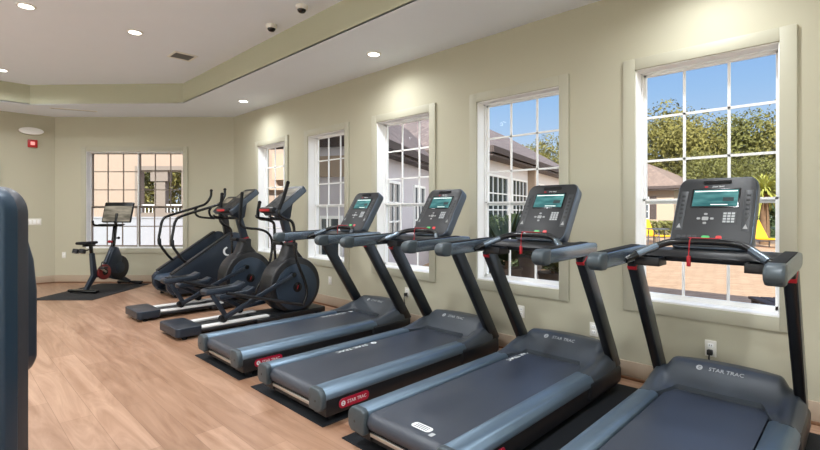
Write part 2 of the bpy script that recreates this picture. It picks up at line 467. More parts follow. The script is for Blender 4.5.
# windows -------------------------------------------------------------
def window(name, F, s0, s1, units, label, sash='white_vinyl'):
    r = sempty(name, label, 'window'); CT = 0.09
    mb = MB()                                             # flat casing on the room side
    for a, b, c, d in ((s0 - CT, s0, Z0W - CT, Z1W + CT), (s1, s1 + CT, Z0W - CT, Z1W + CT), (s0, s1, Z1W, Z1W + CT), (s0, s1, Z0W - CT, Z0W)):
        mb.box(a, b, -0.022, 0.0, c, d, 0.003)
    mb.xf(F).build('casing', 'trim_paint', r)
    mb = MB(); q = 0.008                                   # white jambs
    D = 0.15
    mb.box(s0, s0 + q, -0.005, D, Z0W, Z1W); mb.box(s1 - q, s1, -0.005, D, Z0W, Z1W)
    mb.box(s0, s1, -0.005, D, Z1W - q, Z1W); mb.box(s0, s1, -0.012, D, Z0W, Z0W + 0.016, 0.003)
    mb.xf(F).build('jamb', 'white_vinyl', r)
    w = (s1 - s0 - 2 * q) / units
    mb = MB(); up = MB(); lo = MB(); gl = MB(); t0 = 0.105
    zi0, zi1 = Z0W + 0.016, Z1W - q; zm = zi0 + (zi1 - zi0) * 0.425
    for k in range(units):
        a = s0 + q + k * w; b = a + w; f = 0.010
        mb.box(a, a + f, t0, t0 + 0.07, zi0, zi1); mb.box(b - f, b, t0, t0 + 0.07, zi0, zi1)
        mb.box(a, b, t0, t0 + 0.07, zi1 - f, zi1); mb.box(a, b, t0, t0 + 0.07, zi0, zi0 + f)
        # sashes
        a2, b2 = a + f, b - f
        for S, za, zb, rows, tt in ((up, zm - 0.02, zi1 - f, 3, t0 + 0.032), (lo, zi0 + f, zm + 0.02, 2, t0 + 0.004)):
            e = 0.018
            S.box(a2, a2 + e, tt, tt + 0.026, za, zb); S.box(b2 - e, b2, tt, tt + 0.026, za, zb)
            S.box(a2, b2, tt, tt + 0.026, zb - e + 0.002, zb); S.box(a2, b2, tt, tt + 0.026, za, za + e + 0.008)
            for c in (1, 2):
                xx = a2 + (b2 - a2) * c / 3
                S.box(xx - 0.009, xx + 0.009, tt + 0.006, tt + 0.02, za + e, zb - e)
            for c in range(1, rows):
                zz = za + (zb - za) * c / rows
                S.box(a2 + e, b2 - e, tt + 0.006, tt + 0.02, zz - 0.009, zz + 0.009)
            gl.quad((a2 + 0.01, tt + 0.013, za + 0.01), (b2 - 0.01, tt + 0.013, za + 0.01), (b2 - 0.01, tt + 0.013, zb - 0.01), (a2 + 0.01, tt + 0.013, zb - 0.01))
    mb.xf(F).build('window_frame', 'white_vinyl', r); up.xf(F).build('upper_sash', sash, r)
    lo.xf(F).build('lower_sash', sash, r); gl.xf(F).build('pane', 'window_glass', r, smooth=False)
for i, (a, b) in enumerate(WIN):
    window('window_%d' % (i + 1), F_RIGHT, a, b, 1, None)
window('window_6', F_CHAM, c_s0, c_s1, 2, None, 'backlit_sash')  # sashes coloured darker to stand in for backlighting

for i, (a, b) in enumerate(FILL_LWIN + FILL_FWIN):  # added windows outside the view, there to brighten the room
    F_ = F_LEFT if i < len(FILL_LWIN) else F_FRONT
    r_ = sempty('window_%d' % (i + 7)); mb = MB()
    for q in ((a - 0.09, a, 0.21, 2.79), (b, b + 0.09, 0.21, 2.79), (a, b, 2.7, 2.79), (a, b, 0.21, 0.3)): mb.box(q[0], q[1], -0.022, 0, q[2], q[3], 0.003)
    mb.xf(F_).build('casing', 'trim_paint', r_)
    mb = MB()
    for q in ((a, a + 0.04, 0.3, 2.7), (b - 0.04, b, 0.3, 2.7), ((a + b) / 2 - 0.03, (a + b) / 2 + 0.03, 0.3, 2.7), (a, b, 0.3, 0.34), (a, b, 2.66, 2.7)): mb.box(q[0], q[1], 0.10, 0.16, q[2], q[3])
    mb.xf(F_).build('window_frame', 'white_vinyl', r_)
    MB().quad((a, 0.13, 0.3), (b, 0.13, 0.3), (b, 0.13, 2.7), (a, 0.13, 2.7)).xf(F_).build('pane', 'window_glass', r_, smooth=False)
    if i < len(FILL_LWIN):  # added translucent shades turn the sun into broad soft fill
        MB().quad((a + 0.01, 0.05, 0.31), (b - 0.01, 0.05, 0.31), (b - 0.01, 0.05, 2.69), (a + 0.01, 0.05, 2.69)).xf(F_).build('added_fill_shade', 'fill_shade_cloth', r_, smooth=False)

# door in the back wall
d = sempty('door_1'); mb = MB()
for a, b, c, e in ((DX0 - 0.09, DX0, 0, 2.21), (DX1, DX1 + 0.09, 0, 2.21), (DX0, DX1, 2.12, 2.21)): mb.box(a, b, -0.022, 0, c, e, 0.003)
mb.xf(F_BACK).build('casing', 'trim_paint', d)
mb = MB(); mb.box(DX0 + 0.003, DX1 - 0.003, 0.05, 0.095, 0.006, 2.115); 
for z0, z1 in ((0.25, 0.95), (1.1, 1.95)):
    mb.box(DX0 + 0.13, DX1 - 0.13, 0.04, 0.05, z0, z1, 0.006)
mb.xf(F_BACK).build('door_leaf', 'door_paint', d)
mb = MB(); mb.cyl((DX0 + 0.07, 0.05, 1.0), (DX0 + 0.07, -0.01, 1.0), 0.012); mb.ball((DX0 + 0.07, -0.02, 1.0), 0.03)
mb.xf(F_BACK).build('door_handle', 'silver', d)

# ------------------------------------------------------------------ ceiling fittings
def downlight(x, y, z, label, power, seen=True):
    t = thing('ceiling_light', label, 'ceiling light', (x, y, z), 0, 'recessed ceiling lights')
    mb = MB(); mb.lathe([(0.062, -0.004), (0.064, -0.010), (0.080, -0.008), (0.085, 0.0)], 32); mb.build('trim_ring', 'white_plastic', t)
    mb = MB(); mb.lathe([(0, -0.006), (0.062, -0.005), (0.064, -0.002)], 32); mb.build('lens', 'lamp_lens', t)
    ld = bpy.data.lights.new('downlight_lamp', 'SPOT'); ld.energy = power; ld.color = (0.94, 0.97, 1.0)
    ld.spot_size = math.radians(168); ld.spot_blend = 1.0; ld.shadow_soft_size = 0.07
    lo = bpy.data.objects.new('downlight_lamp', ld); COL.objects.link(lo); lo.parent = t; lo.location = (0, 0, -0.03)
PW_S, PW_T = 62, 150
for y, lab in ((7.16, 'round recessed light in the lowered border above the far corner windows'),
               (3.97, 'round recessed light in the lowered border above the middle treadmills'),
               (0.78, 'round recessed light in the lowered border above the nearest window'),
               (-2.0, 'round recessed light in the lowered border behind the viewer')):
    downlight(3.445, y, ZS, lab, PW_S)
tl = {(1.62, 6.13): 'round recessed light in the raised ceiling near the air vent',
      (0.63, 6.14): 'round recessed light in the raised ceiling at the top left of the view',
      (0.66, 9.19): 'round recessed light in the raised ceiling nearest the back wall'}
for (x, y), lab in tl.items(): downlight(x, y, ZT, lab, PW_T)
k = 0
for x in (-1.2, 0.63, 1.62):
    for y in (0.1, 3.1):
        downlight(x, y, ZT, 'round recessed light in the raised ceiling outside the view', PW_T)
for y in (6.14, 9.19): downlight(-1.2, y, ZT, 'round recessed light in the raised ceiling outside the view', PW_T)

t = thing('ceiling_vent', 'square white air vent with dark slots in raised ceiling', 'vent', (2.32, 6.62, ZT))
mb = MB()
for a in ((-0.15, 0.15, -0.15, -0.12), (-0.15, 0.15, 0.12, 0.15), (-0.15, -0.12, -0.12, 0.12), (0.12, 0.15, -0.12, 0.12)): mb.box(*a, -0.012, 0, 0.003)
mb.build('vent_frame', 'white_plastic', t)
mb = MB()
for q in range(9): mb.box(-0.12, 0.12, -0.115 + q * 0.0265, -0.105 + q * 0.0265, -0.009, -0.002, M=None)
mb.build('slats', 'vent_grey', t)
MB().box(-0.12, 0.12, -0.12, 0.12, -0.0018, -0.0004).build('duct', 'dark_slot', t)

for x, y, lab in ((2.64, 4.80, 'white dome security camera on ceiling, farther one near vent'), (2.61, 4.13, 'white dome security camera on ceiling, nearer one at top edge')):
    t = thing('dome_camera', lab, 'camera', (x, y, ZT), 0, 'dome cameras on the raised ceiling')
    mb = MB(); mb.lathe([(0.062, 0), (0.062, -0.014), (0.058, -0.03), (0.045, -0.042)], 28); mb.build('housing', 'white_plastic', t)
    mb = MB(); mb.lathe([(0.045, -0.040), (0.042, -0.055), (0.03, -0.068), (0.012, -0.075), (0, -0.076)], 28); mb.build('lens_dome', 'dome_black', t)

t = thing('linear_diffuser', 'slim white slot diffuser flush in lowered ceiling by the far corner', 'vent', (1.66, 9.87, ZS), -0.35)
MB().box(-0.34, 0.34, -0.035, 0.035, -0.01, 0, 0.003).build('diffuser_frame', 'white_plastic', t)
MB().box(-0.32, 0.32, -0.010, 0.010, -0.0115, -0.0098).build('slot', 'vent_grey', t)

# wall fittings on the back wall
t = thing('emergency_light', 'oval white emergency light high on back wall', 'light', (1.19, YB + 0.003, 2.81))
mb = MB(); mb.prism([(0.18 * math.cos(a * PI / 16), 0.065 * math.sin(a * PI / 16)) for a in range(32)], -0.07, -0.0, 'y', 0.015, 3); mb.build('housing', 'white_vinyl', t)
mb = MB(); mb.box(-0.11, 0.11, -0.075, -0.068, -0.03, 0.03, 0.002); mb.build('lens', 'white_vinyl', t)
t = thing('fire_alarm_strobe', 'small square red fire alarm strobe under the emergency light', 'alarm', (1.21, YB + 0.003, 2.585))
mb = MB(); mb.box(-0.07, 0.07, -0.045, 0, -0.07, 0.07, 0.008); mb.build('housing', 'alarm_red', t)
mb = MB(); mb.box(-0.032, 0.032, -0.06, -0.044, -0.032, 0.032, 0.008); mb.build('strobe', 'strobe_lens', t)
t = thing('switch_plate', 'white four gang light switch plate on back wall', 'switch', (1.21, YB, 1.15))
mb = MB(); mb.box(-0.13, 0.13, -0.008, 0, -0.06, 0.06, 0.003); mb.build('plate', 'white_plastic', t)
for q in range(4):
    MB().box(-0.112 + q * 0.062, -0.074 + q * 0.062, -0.013, -0.007, -0.034, 0.034, 0.002).build('rocker', 'white_vinyl', t)

def outlet(F, s, z, lab, plug=False):
    t = thing('power_outlet', lab, 'outlet', (0, 0, 0), 0, 'wall power outlets')
    t.matrix_world = F @ T(s, 0, z) @ Matrix.Diagonal((-1, 1, 1, 1))
    MB().box(-0.036, 0.036, -0.007, 0, -0.058, 0.058, 0.003).build('plate', 'white_plastic', t)
    for dz in (-0.022, 0.022):
        so = MB().box(-0.017, 0.017, -0.0095, -0.006, dz - 0.015, dz + 0.015, 0.002).build('socket', 'white_vinyl', t)
        MB().box(-0.008, -0.005, -0.0102, -0.009, dz - 0.004, dz + 0.007).box(0.005, 0.008, -0.0102, -0.009, dz - 0.004, dz + 0.007).build('slot', 'dark_slot', so)
    if plug:
        p = thing('power_plug', 'black plug and cord in the ' + plug, 'plug', (0, 0, 0), 0, 'plugs in the outlets')
        p.matrix_world = F @ T(s, -0.01, z - 0.022) @ Matrix.Diagonal((-1, 1, 1, 1))
        MB().box(-0.017, 0.017, -0.035, -0.0005, -0.02, 0.018, 0.006).build('plug_body', 'cord_black', p)
        MB().tube([(0, -0.03, -0.012), (0, -0.045, -0.04), (0.01, -0.04, -0.12), (0.02, -0.03, -z + 0.06)], 0.005, 8).build('cord', 'cord_black', p)
outlet(F_RIGHT, 0.81, 0.36, 'white wall outlet with black plug below the nearest window', 'outlet below the nearest window')
outlet(F_RIGHT, 1.66, 0.345, 'white wall outlet between the two nearest windows')
outlet(F_RIGHT, 2.36, 0.39, 'white wall outlet below the second nearest window')
outlet(F_RIGHT, 3.90, 0.385, 'white wall outlet with black plug beside second treadmill from left', 'outlet beside second treadmill from left')
outlet(F_RIGHT, 5.45, 0.36, 'white wall outlet between the elliptical and leftmost treadmill')
outlet(F_CHAM, cham_s(64), 0.52, 'white wall outlet on angled wall behind the exercise bike')

# ------------------------------------------------------------------ treadmills
# local frame: x from the rear end towards the window wall, y to the left of a runner, z up
def smooth(e0, e1, v):
    t = max(0.0, min(1.0, (v - e0) / (e1 - e0))); return t * t * (3 - 2 * t)

def hood_z(x, ay):
    W = 0.405
    xf = 2.075 - 0.16 * (ay / W) ** 2.4 - 0.03 * (ay / W) ** 10
    u = (x - 1.62) / (xf - 1.62)
    wing = 0.228 + 0.07 * smooth(1.46, 1.86, x)
    hump = 0.222 + 0.135 * smooth(1.60, 1.88, x)
    k = smooth(0.335, 0.285, ay)
    z = wing * (1 - k) + hump * k
    z -= 0.10 * smooth(0.80, 1.0, u) ** 1.5 + 0.02 * smooth(0.5, 1, u)
    return z - 0.05 * smooth(0.36, 0.405, ay) ** 2
def hood_mesh(m, parent):
    """motor cover: wings run back along the rails, a raised centre meets the belt"""
    NU, NV = 26, 60
    bm = bmesh.new(); grid = []
    W = 0.405
    for j in range(NV + 1):
        v = -1 + 2 * j / NV; y0 = v * W; ay = abs(y0)
        xs = 1.455 + 0.215 * smooth(0.305, 0.215, ay) - 0.012 * (1 - (ay / W) ** 2)
        xf = 2.075 - 0.16 * (ay / W) ** 2.4 - 0.03 * (ay / W) ** 10
        row = []
        for i in range(NU + 1):
            u = i / NU; x = xs + u * (xf - xs)
            z = hood_z(x, ay)
            yy = y0 * (1 - 0.05 * smooth(1.85, 2.05, x))
            row.append(bm.verts.new((x, yy, z)))
        grid.append(row)
    for j in range(NV):
        for i in range(NU):
            bm.faces.new((grid[j][i], grid[j + 1][i], grid[j + 1][i + 1], grid[j][i + 1]))
    border = [grid[0][i] for i in range(NU + 1)] + [grid[j][NU] for j in range(1, NV + 1)] + [grid[NV][i] for i in range(NU - 1, -1, -1)] + [grid[j][0] for j in range(NV - 1, 0, -1)]
    low = []
    for v in border:
        x, y, z = v.co
        rear = x < 1.69 and abs(y) < 0.30
        low.append(bm.verts.new((x, y, 0.19 if rear else (0.15 if x < 2.0 else 0.13))))
    n = len(border)
    for i in range(n):
        bm.faces.new((border[i], border[(i + 1) % n], low[(i + 1) % n], low[i]))
    bmesh.ops.recalc_face_normals(bm, faces=bm.faces[:])
    me = bpy.data.meshes.new('motor_cover'); bm.to_mesh(me); bm.free()
    me.polygons.foreach_set('use_smooth', [True] * len(me.polygons)); me.set_sharp_from_angle(angle=math.radians(50))
    me.materials.append(MATS[m]); o = bpy.data.objects.new('motor_cover', me); COL.objects.link(o); o.parent = parent
    return o

CON_O = Vector((1.425, 0, 1.13)); CON_T = math.radians(33)      # console: lower edge and lean
CONM = frame(CON_O, (0, -1, 0), (math.sin(CON_T), 0, math.cos(CON_T)), (-math.cos(CON_T), 0, math.sin(CON_T))) @ Matrix.Diagonal((0.91, 1.11, 1.0, 1.0))
# console frame: X to the runner's right, Y up along the face, Z out towards the runner

def star_logo(mb, size, M):
    """round badge mark before the lettering"""
    b = MB(); b.lathe([(size * 0.5, 0), (size * 0.5, 0.0008), (size * 0.28, 0.0008), (size * 0.28, 0)], 18); b.box(-size * 0.3, size * 0.3, -size * 0.09, size * 0.09, 0, 0.0008)
    b.xf(M); me = bpy.data.meshes.new('l'); b.bm.to_mesh(me); b.bm.free(); mesh_into(mb, me)

def make_treadmill(label):
    t = thing('treadmill', label, 'treadmill', (0, 0, 0), 0, 'row of treadmills facing the windows')
    # base
    mb = MB(); mb.box(0.046, 1.90, -0.398, -0.26, 0.045, 0.165, 0.008); mb.box(0.046, 1.90, 0.26, 0.398, 0.045, 0.165, 0.008)
    mb.box(0.06, 1.90, -0.27, 0.27, 0.05, 0.12); mb.box(1.40, 1.955, -0.415, 0.415, 0.055, 0.19, 0.03, 3)
    mb.build('base_frame', 'black_plastic', t)
    for x in (0.14, 1.80):
        for s in (-1, 1):
            MB().cyl((x, s * 0.31, 0.0), (x, s * 0.31, 0.035), 0.032, 0.026, 20).build('foot', 'rubber', t)
    # rails
    for s in (-1, 1):
        prof = [(s * 0.272, 0.16), (s * 0.404, 0.152), (s * 0.409, 0.162), (s * 0.405, 0.190), (s * 0.385, 0.216), (s * 0.36, 0.226), (s * 0.292, 0.226), (s * 0.272, 0.214)]
        if s < 0: prof = prof[::-1]
        MB().prism(prof, 0.035, 1.47, 'x', 0.004, 1).build('side_rail', 'rail_metal', t)
        capp = [(s * 0.268, 0.085), (s * 0.38, 0.085), (s * 0.408, 0.11), (s * 0.411, 0.155), (s * 0.407, 0.193), (s * 0.386, 0.219), (s * 0.36, 0.229), (s * 0.29, 0.229), (s * 0.268, 0.214)]
        if s < 0: capp = capp[::-1]
        cp = MB().prism(capp, 0.0, 0.046, 'x', 0.012, 3).build('rail_end_cap', 'end_cap', t)
        MB().cyl((-0.001, s * 0.345, 0.15), (0.004, s * 0.345, 0.15), 0.008, None, 12).build('screw', 'dark_slot', cp)
    # belt loops around the rear roller
    prof = []
    for k in range(13):
        a = PI / 2 + PI * k / 12
        prof.append((0.075 + 0.052 * math.cos(a), 0.153 + 0.052 * math.sin(a)))
    prof += [(1.75, 0.101), (1.75, 0.205)]
    belt = MB().prism(prof, -0.262, 0.262, 'y').build('running_belt', 'belt_rubber', t)
    M = T(0.78, 0.225, 0.2052) @ RZ(PI)
    mb = MB(); mesh_into(mb, text_mesh('STAR TRAC', 0.05, M @ T(0.035, 0, 0) @ Matrix.Diagonal((1.25, 1, 1, 1)))); 
    mb.build('belt_lettering', 'print_white', belt, smooth=False)
    mb = MB(); star_logo(mb, 0.05, M @ T(-0.2, 0, 0)); mb.build('belt_mark', 'print_white', belt, smooth=False)
    mb = MB(); mb.box(0.045, 0.06, -0.265, 0.265, 0.072, 0.098, 0.005); mb.build('rear_bar', 'silver', t)
    mb = MB(); mb.box(0.06, 0.12, -0.268, 0.268, 0.04, 0.09, 0.004); mb.build('rear_guard', 'black_plastic', t)
    # red side badge on both flanks
    for s in (-1, 1):
        MB().prism(rrect(0.25, 0.062, 0.028, 5, 0.27, 0.102), s * 0.398, s * 0.4035, 'y', 0.001, 1).build('side_badge', 'badge_red', t)
        Mb = frame((0.27, s * 0.4040, 0.102), (1, 0, 0) if s < 0 else (-1, 0, 0), (0, 0, 1), (0, s, 0))
        b = t.children[-1]
        mb = MB(); mesh_into(mb, text_mesh('STAR TRAC', 0.031, Mb @ T(0.02, 0, 0))); 
        mb.build('badge_lettering', 'print_white', b, smooth=False)
        mb = MB(); star_logo(mb, 0.034, Mb @ T(-0.093, 0, 0)); mb.build('badge_mark', 'print_white', b, smooth=False)
    hood = hood_mesh('hood_plastic', t)
    # lettering on the cover, following its slope
    Mh = frame((1.80, 0.0, 0.0), (0, -1, 0), (1, 0, 0), (0, 0, 1))
    mb = MB(); mesh_into(mb, text_mesh('STAR TRAC', 0.036, Mh @ T(0.02, 0, 0))); 
    mk = MB(); star_logo(mk, 0.036, Mh @ T(-0.125, 0, 0))
    for v in mk.bm.verts: v.co.z += hood_z(v.co.x, abs(v.co.y)) + 0.0022
    mk.build('cover_mark', 'print_grey', hood, smooth=False)
    for v in mb.bm.verts: v.co.z += hood_z(v.co.x, abs(v.co.y)) + 0.0022
    mb.build('cover_lettering', 'print_grey', hood, smooth=False)
    # uprights
    for s in (-1, 1):
        a = Vector((1.925, s * 0.376, 0.16)); b = Vector((1.345, s * 0.376, 1.055))
        u = MB().beam(a, b, 0.05, 0.108, 0.008).build('upright', 'upright_black', t)
        d = (b - a).normalized()
        MB().beam(a + d * 0.12 + Vector((0, s * 0.0245, 0)), b - d * 0.03 + Vector((0, s * 0.0265, 0)), 0.004, 0.098, 0.001).build('side_plate', 'upright_side', u)
        MB().beam(a + d * 0.12 - Vector((0, s * 0.0245, 0)), b - d * 0.03 - Vector((0, s * 0.0265, 0)), 0.004, 0.098, 0.001).build('side_plate', 'upright_side', u)
        MB().beam(b - d * 0.050, b - d * 0.022, 0.056, 0.114, 0.006).build('upright_collar', 'red_plastic', t)
    # handrails
    for s in (-1, 1):
        side = [(0.78, 1.050), (0.83, 1.032), (1.42, 1.044), (1.51, 1.056), (1.53, 1.10), (1.51, 1.128), (1.38, 1.135), (0.84, 1.118), (0.79, 1.105), (0.77, 1.08)]
        ar = MB().prism(side, s * 0.376 - 0.034, s * 0.376 + 0.034, 'y', 0.012, 3).build('handrail', 'arm_metal', t)
        top = [(0.84, 1.112), (1.38, 1.130), (1.38, 1.139), (0.84, 1.124)]
        MB().prism(top, s * 0.376 - 0.027, s * 0.376 + 0.027, 'y', 0.004, 2).build('top_pad', 'rubber', ar)
        nose = [(0.755, 1.050), (0.785, 1.028), (0.855, 1.026), (0.868, 1.124), (0.80, 1.122), (0.765, 1.110), (0.748, 1.082)]
        MB().prism(nose, s * 0.376 - 0.0375, s * 0.376 + 0.0375, 'y', 0.014, 3).build('grip_cap', 'end_cap', ar)
    # cross bar: dipping tube in front of the console
    hp = [(1.13, 0.35, 1.060), (1.18, 0.325, 1.080), (1.26, 0.255, 1.125), (1.32, 0.18, 1.160), (1.345, 0.09, 1.172)]
    path = hp + [(x, -y, z) for x, y, z in hp[::-1]]
    hb = MB().tube(path, 0.020, 14, 5).build('handlebar', 'black_gloss', t)
    for s in (-1, 1):
        p = [Vector((1.200, s * 0.308, 1.092)), Vector((1.285, s * 0.226, 1.139))]
        MB().cyl(p[0], p[1], 0.0222, None, 18).build('pulse_sensor', 'arm_metal', hb)
    MB().box(1.336, 1.354, -0.075, 0.075, 1.190, 1.1945, 0.002).build('bar_top_strip', 'red_plastic', hb)
    # dark beam and trays under the console
    bm_ = MB(); bm_.prism([(1.36, 1.05), (1.50, 1.04), (1.53, 1.10), (1.49, 1.125), (1.38, 1.115), (1.34, 1.08)], -0.345, 0.345, 'y', 0.012, 2)
    bm_.build('crossbeam', 'black_plastic', t)
    for s in (-1, 1):
        mb = MB(); y0, y1 = (0.20, 0.335) if s > 0 else (-0.335, -0.20)
        mb.box(1.24, 1.38, y0, y1, 1.025, 1.04, 0.004); mb.box(1.24, 1.248, y0, y1, 1.025, 1.075, 0.003); mb.box(1.24, 1.38, y0, y0 + 0.008, 1.025, 1.075, 0.003); mb.box(1.24, 1.38, y1 - 0.008, y1, 1.025, 1.075, 0.003)
        mb.build('cup_tray', 'black_plastic', t)
    # console
    mb = MB(); mb.prism(rrect(0.45, 0.45, 0.06, 7, 0, 0.225), -0.075, 0.0, 'z', 0.022, 4, CONM); con = mb.build('console', 'console_rim', t)
    fp = rrect(0.436, 0.436, 0.055, 7, 0, 0.225)
    MB().prism(fp, 0.0, 0.006, 'z', 0.004, 2, CONM).build('face_panel', 'console_face', con)
    MB().prism(rrect(0.165, 0.022, 0.011, 4, 0, 0.413), 0.006, 0.009, 'z', 0.001, 1, CONM).build('top_slot', 'black_gloss', con)
    mb = MB(); mesh_into(mb, text_mesh('STAR TRAC', 0.013, CONM @ T(0.01, 0.384, 0.0066))); mb.build('brand_lettering', 'print_white', con, smooth=False)
    mb = MB(); mb.box(-0.068, -0.05, 0.379, 0.389, 0.006, 0.0072, M=CONM); mb.build('brand_mark', 'red_plastic', con)
    MB().box(-0.137, 0.137, 0.247, 0.372, 0.005, 0.0085, 0.002, M=CONM).build('screen_bezel', 'black_gloss', con)
    MB().box(-0.126, 0.126, 0.256, 0.363, 0.0085, 0.0092, M=CONM).build('screen', 'screen_teal', con, smooth=False)
    sc = con.children[-1]
    mb = MB(); mb.box(-0.12, 0.12, 0.350, 0.356, 0.0092, 0.0096, M=CONM)
    mb.box(-0.02, 0.075, 0.264, 0.268, 0.0092, 0.0096, M=CONM)
    mb.build('readout', 'screen_white', con, smooth=False)
    mb = MB(); mb.box(0.045, 0.105, 0.287, 0.312, 0.0092, 0.0096, M=CONM); mb.build('dark_readout', 'screen_dark', con, smooth=False)
    for s in (-1, 1):
        x = s * 0.182
        MB().box(x - 0.022, x + 0.022, 0.105, 0.358, 0.004, 0.0075, 0.002, M=CONM).build('side_strip', 'console_panel', con)
        for q in range(5): MB().box(x - 0.011, x + 0.011, 0.205 + q * 0.028, 0.219 + q * 0.028, 0.007, 0.0088, 0.001, M=CONM).build('strip_key', 'console_face', con)
        MB().prism([(x - 0.013, 0.118), (x + 0.013, 0.118), (x, 0.146)], 0.007, 0.0092, 'z', 0, 1, CONM).build('arrow_key', 'key_grey', con)
        MB().prism([(x - 0.012, 0.186), (x + 0.012, 0.186), (x, 0.160)], 0.007, 0.0090, 'z', 0, 1, CONM).build('arrow_key', 'dark_slot', con)
    for dx, dy in ((-0.075, 0.178), (0.0, 0.178), (-0.0375, 0.206), (-0.0375, 0.150)):
        MB().prism(rrect(0.020, 0.012, 0.005, 3, dx, dy), 0.005, 0.009, 'z', 0, 1, CONM).build('direction_key', 'key_grey', con)
    MB().prism(rrect(0.036, 0.022, 0.005, 3, -0.0375, 0.178), 0.005, 0.009, 'z', 0, 1, CONM).build('enter_key', 'key_grey', con)
    MB().box(0.055, 0.128, 0.150, 0.222, 0.005, 0.0075, 0.002, M=CONM).build('keypad', 'console_panel', con)
    for r in range(4):
        for c in range(3):
            MB().box(0.060 + c * 0.0222, 0.077 + c * 0.0222, 0.155 + r * 0.0165, 0.166 + r * 0.0165, 0.007, 0.0088, M=CONM).build('number_key', 'key_grey' if r == 4 else 'print_grey', con, smooth=False)
    MB().prism(rrect(0.045, 0.02, 0.009, 4, -0.02, 0.062), 0.005, 0.010, 'z', 0.001, 1, CONM).build('start_key', 'key_green', con)
    MB().prism(rrect(0.034, 0.022, 0.010, 4, 0.052, 0.062), 0.005, 0.011, 'z', 0.001, 1, CONM).build('stop_key', 'key_red', con)
    for q in range(4): MB().box(-0.185 + q * 0.03, -0.162 + q * 0.03, 0.055, 0.073, 0.005, 0.0085, 0.001, M=CONM).build('function_key', 'console_panel', con)
    mb = MB(); mb.prism([(1.45, 1.08), (1.55, 1.08), (1.69, 1.34), (1.64, 1.40)], -0.07, 0.07, 'y', 0.01, 2); mb.build('console_neck', 'black_plastic', t)
    # safety key and lanyard
    k = MB().box(-0.008, 0.008, -0.010, 0.010, -0.03, 0.03, 0.004, M=T(1.322, 0.07, 1.06)).build('safety_clip', 'red_plastic', t)
    MB().tube([(1.335, 0.06, 1.194), (1.322, 0.066, 1.17), (1.322, 0.07, 1.09)], 0.003, 8, 4).build('lanyard', 'red_plastic', k)
    return t

XR = 1.66
TM = [(0.655, 'nearest treadmill, cut by the bottom edge, with red safety clip hanging before the large window'),
      (1.735, 'second nearest treadmill, long dark belt with a white oval sticker at its rear end'),
      (2.82, 'third nearest treadmill, red side badge and white belt lettering in full view'),
      (3.955, 'farthest treadmill, beside the elliptical machines, with a shorter visible belt')]
tm0 = make_treadmill(TM[0][1]); tm0.location = (XR, TM[0][0], 0)
tms = [tm0] + [dup(tm0, (XR, y, 0), None, lab) for y, lab in TM[1:]]
for i, r in enumerate(tms):
    for ch in r.children:
        if ch.name.startswith('running_belt'):
            for g in list(ch.children):
                if i == 1: g.location.x = 0.80
                if i == 3: g.location.x = 0.64
                if i == 0: bpy.data.objects.remove(g)
            if i == 1:
                st = MB(); st.prism(rrect(0.13, 0.055, 0.022, 5), 0.2052, 0.2058, 'z', 0, 1, T(0.13, -0.06, 0) @ RZ(PI / 2)).build('belt_sticker', 'print_white', ch, smooth=False)
                st = MB()
                for q in (-0.014, 0, 0.014): st.box(0.13 + q - 0.003, 0.13 + q + 0.003, -0.105, -0.015, 0.2058, 0.2061)
                st.build('sticker_lines', 'dark_slot', ch, smooth=False)
                MB().box(0.085, 0.12, -0.165, -0.14, 0.2045, 0.2056).build('warning_sticker', 'print_grey', ch, smooth=False)
# mats under the treadmills
for (y0, y1), lab in zip(((0.10, 1.10), (1.185, 2.227), (2.42, 3.375), (3.57, 4.48)),
        ('black rubber mat under the nearest treadmill', 'black rubber mat under the second nearest treadmill',
         'black rubber mat under the third nearest treadmill', 'black rubber mat under the farthest treadmill')):
    o = MB().box(1.68, 3.72, y0, y1, 0.0, 0.006, 0.002).build('floor_mat', 'mat_rubber')
    tag(o, lab, 'mat', 'rubber mats under the treadmills')
for r in tms: r.location.z = 0.006

# ------------------------------------------------------------------ ellipticals
def circ(cx, cz, r, n=40, a0=0, a1=360): return [(cx + r * math.cos(math.radians(a0 + (a1 - a0) * k / n)), cz + r * math.sin(math.radians(a0 + (a1 - a0) * k / n))) for k in range(n + (0 if a1 - a0 >= 360 else 1))]

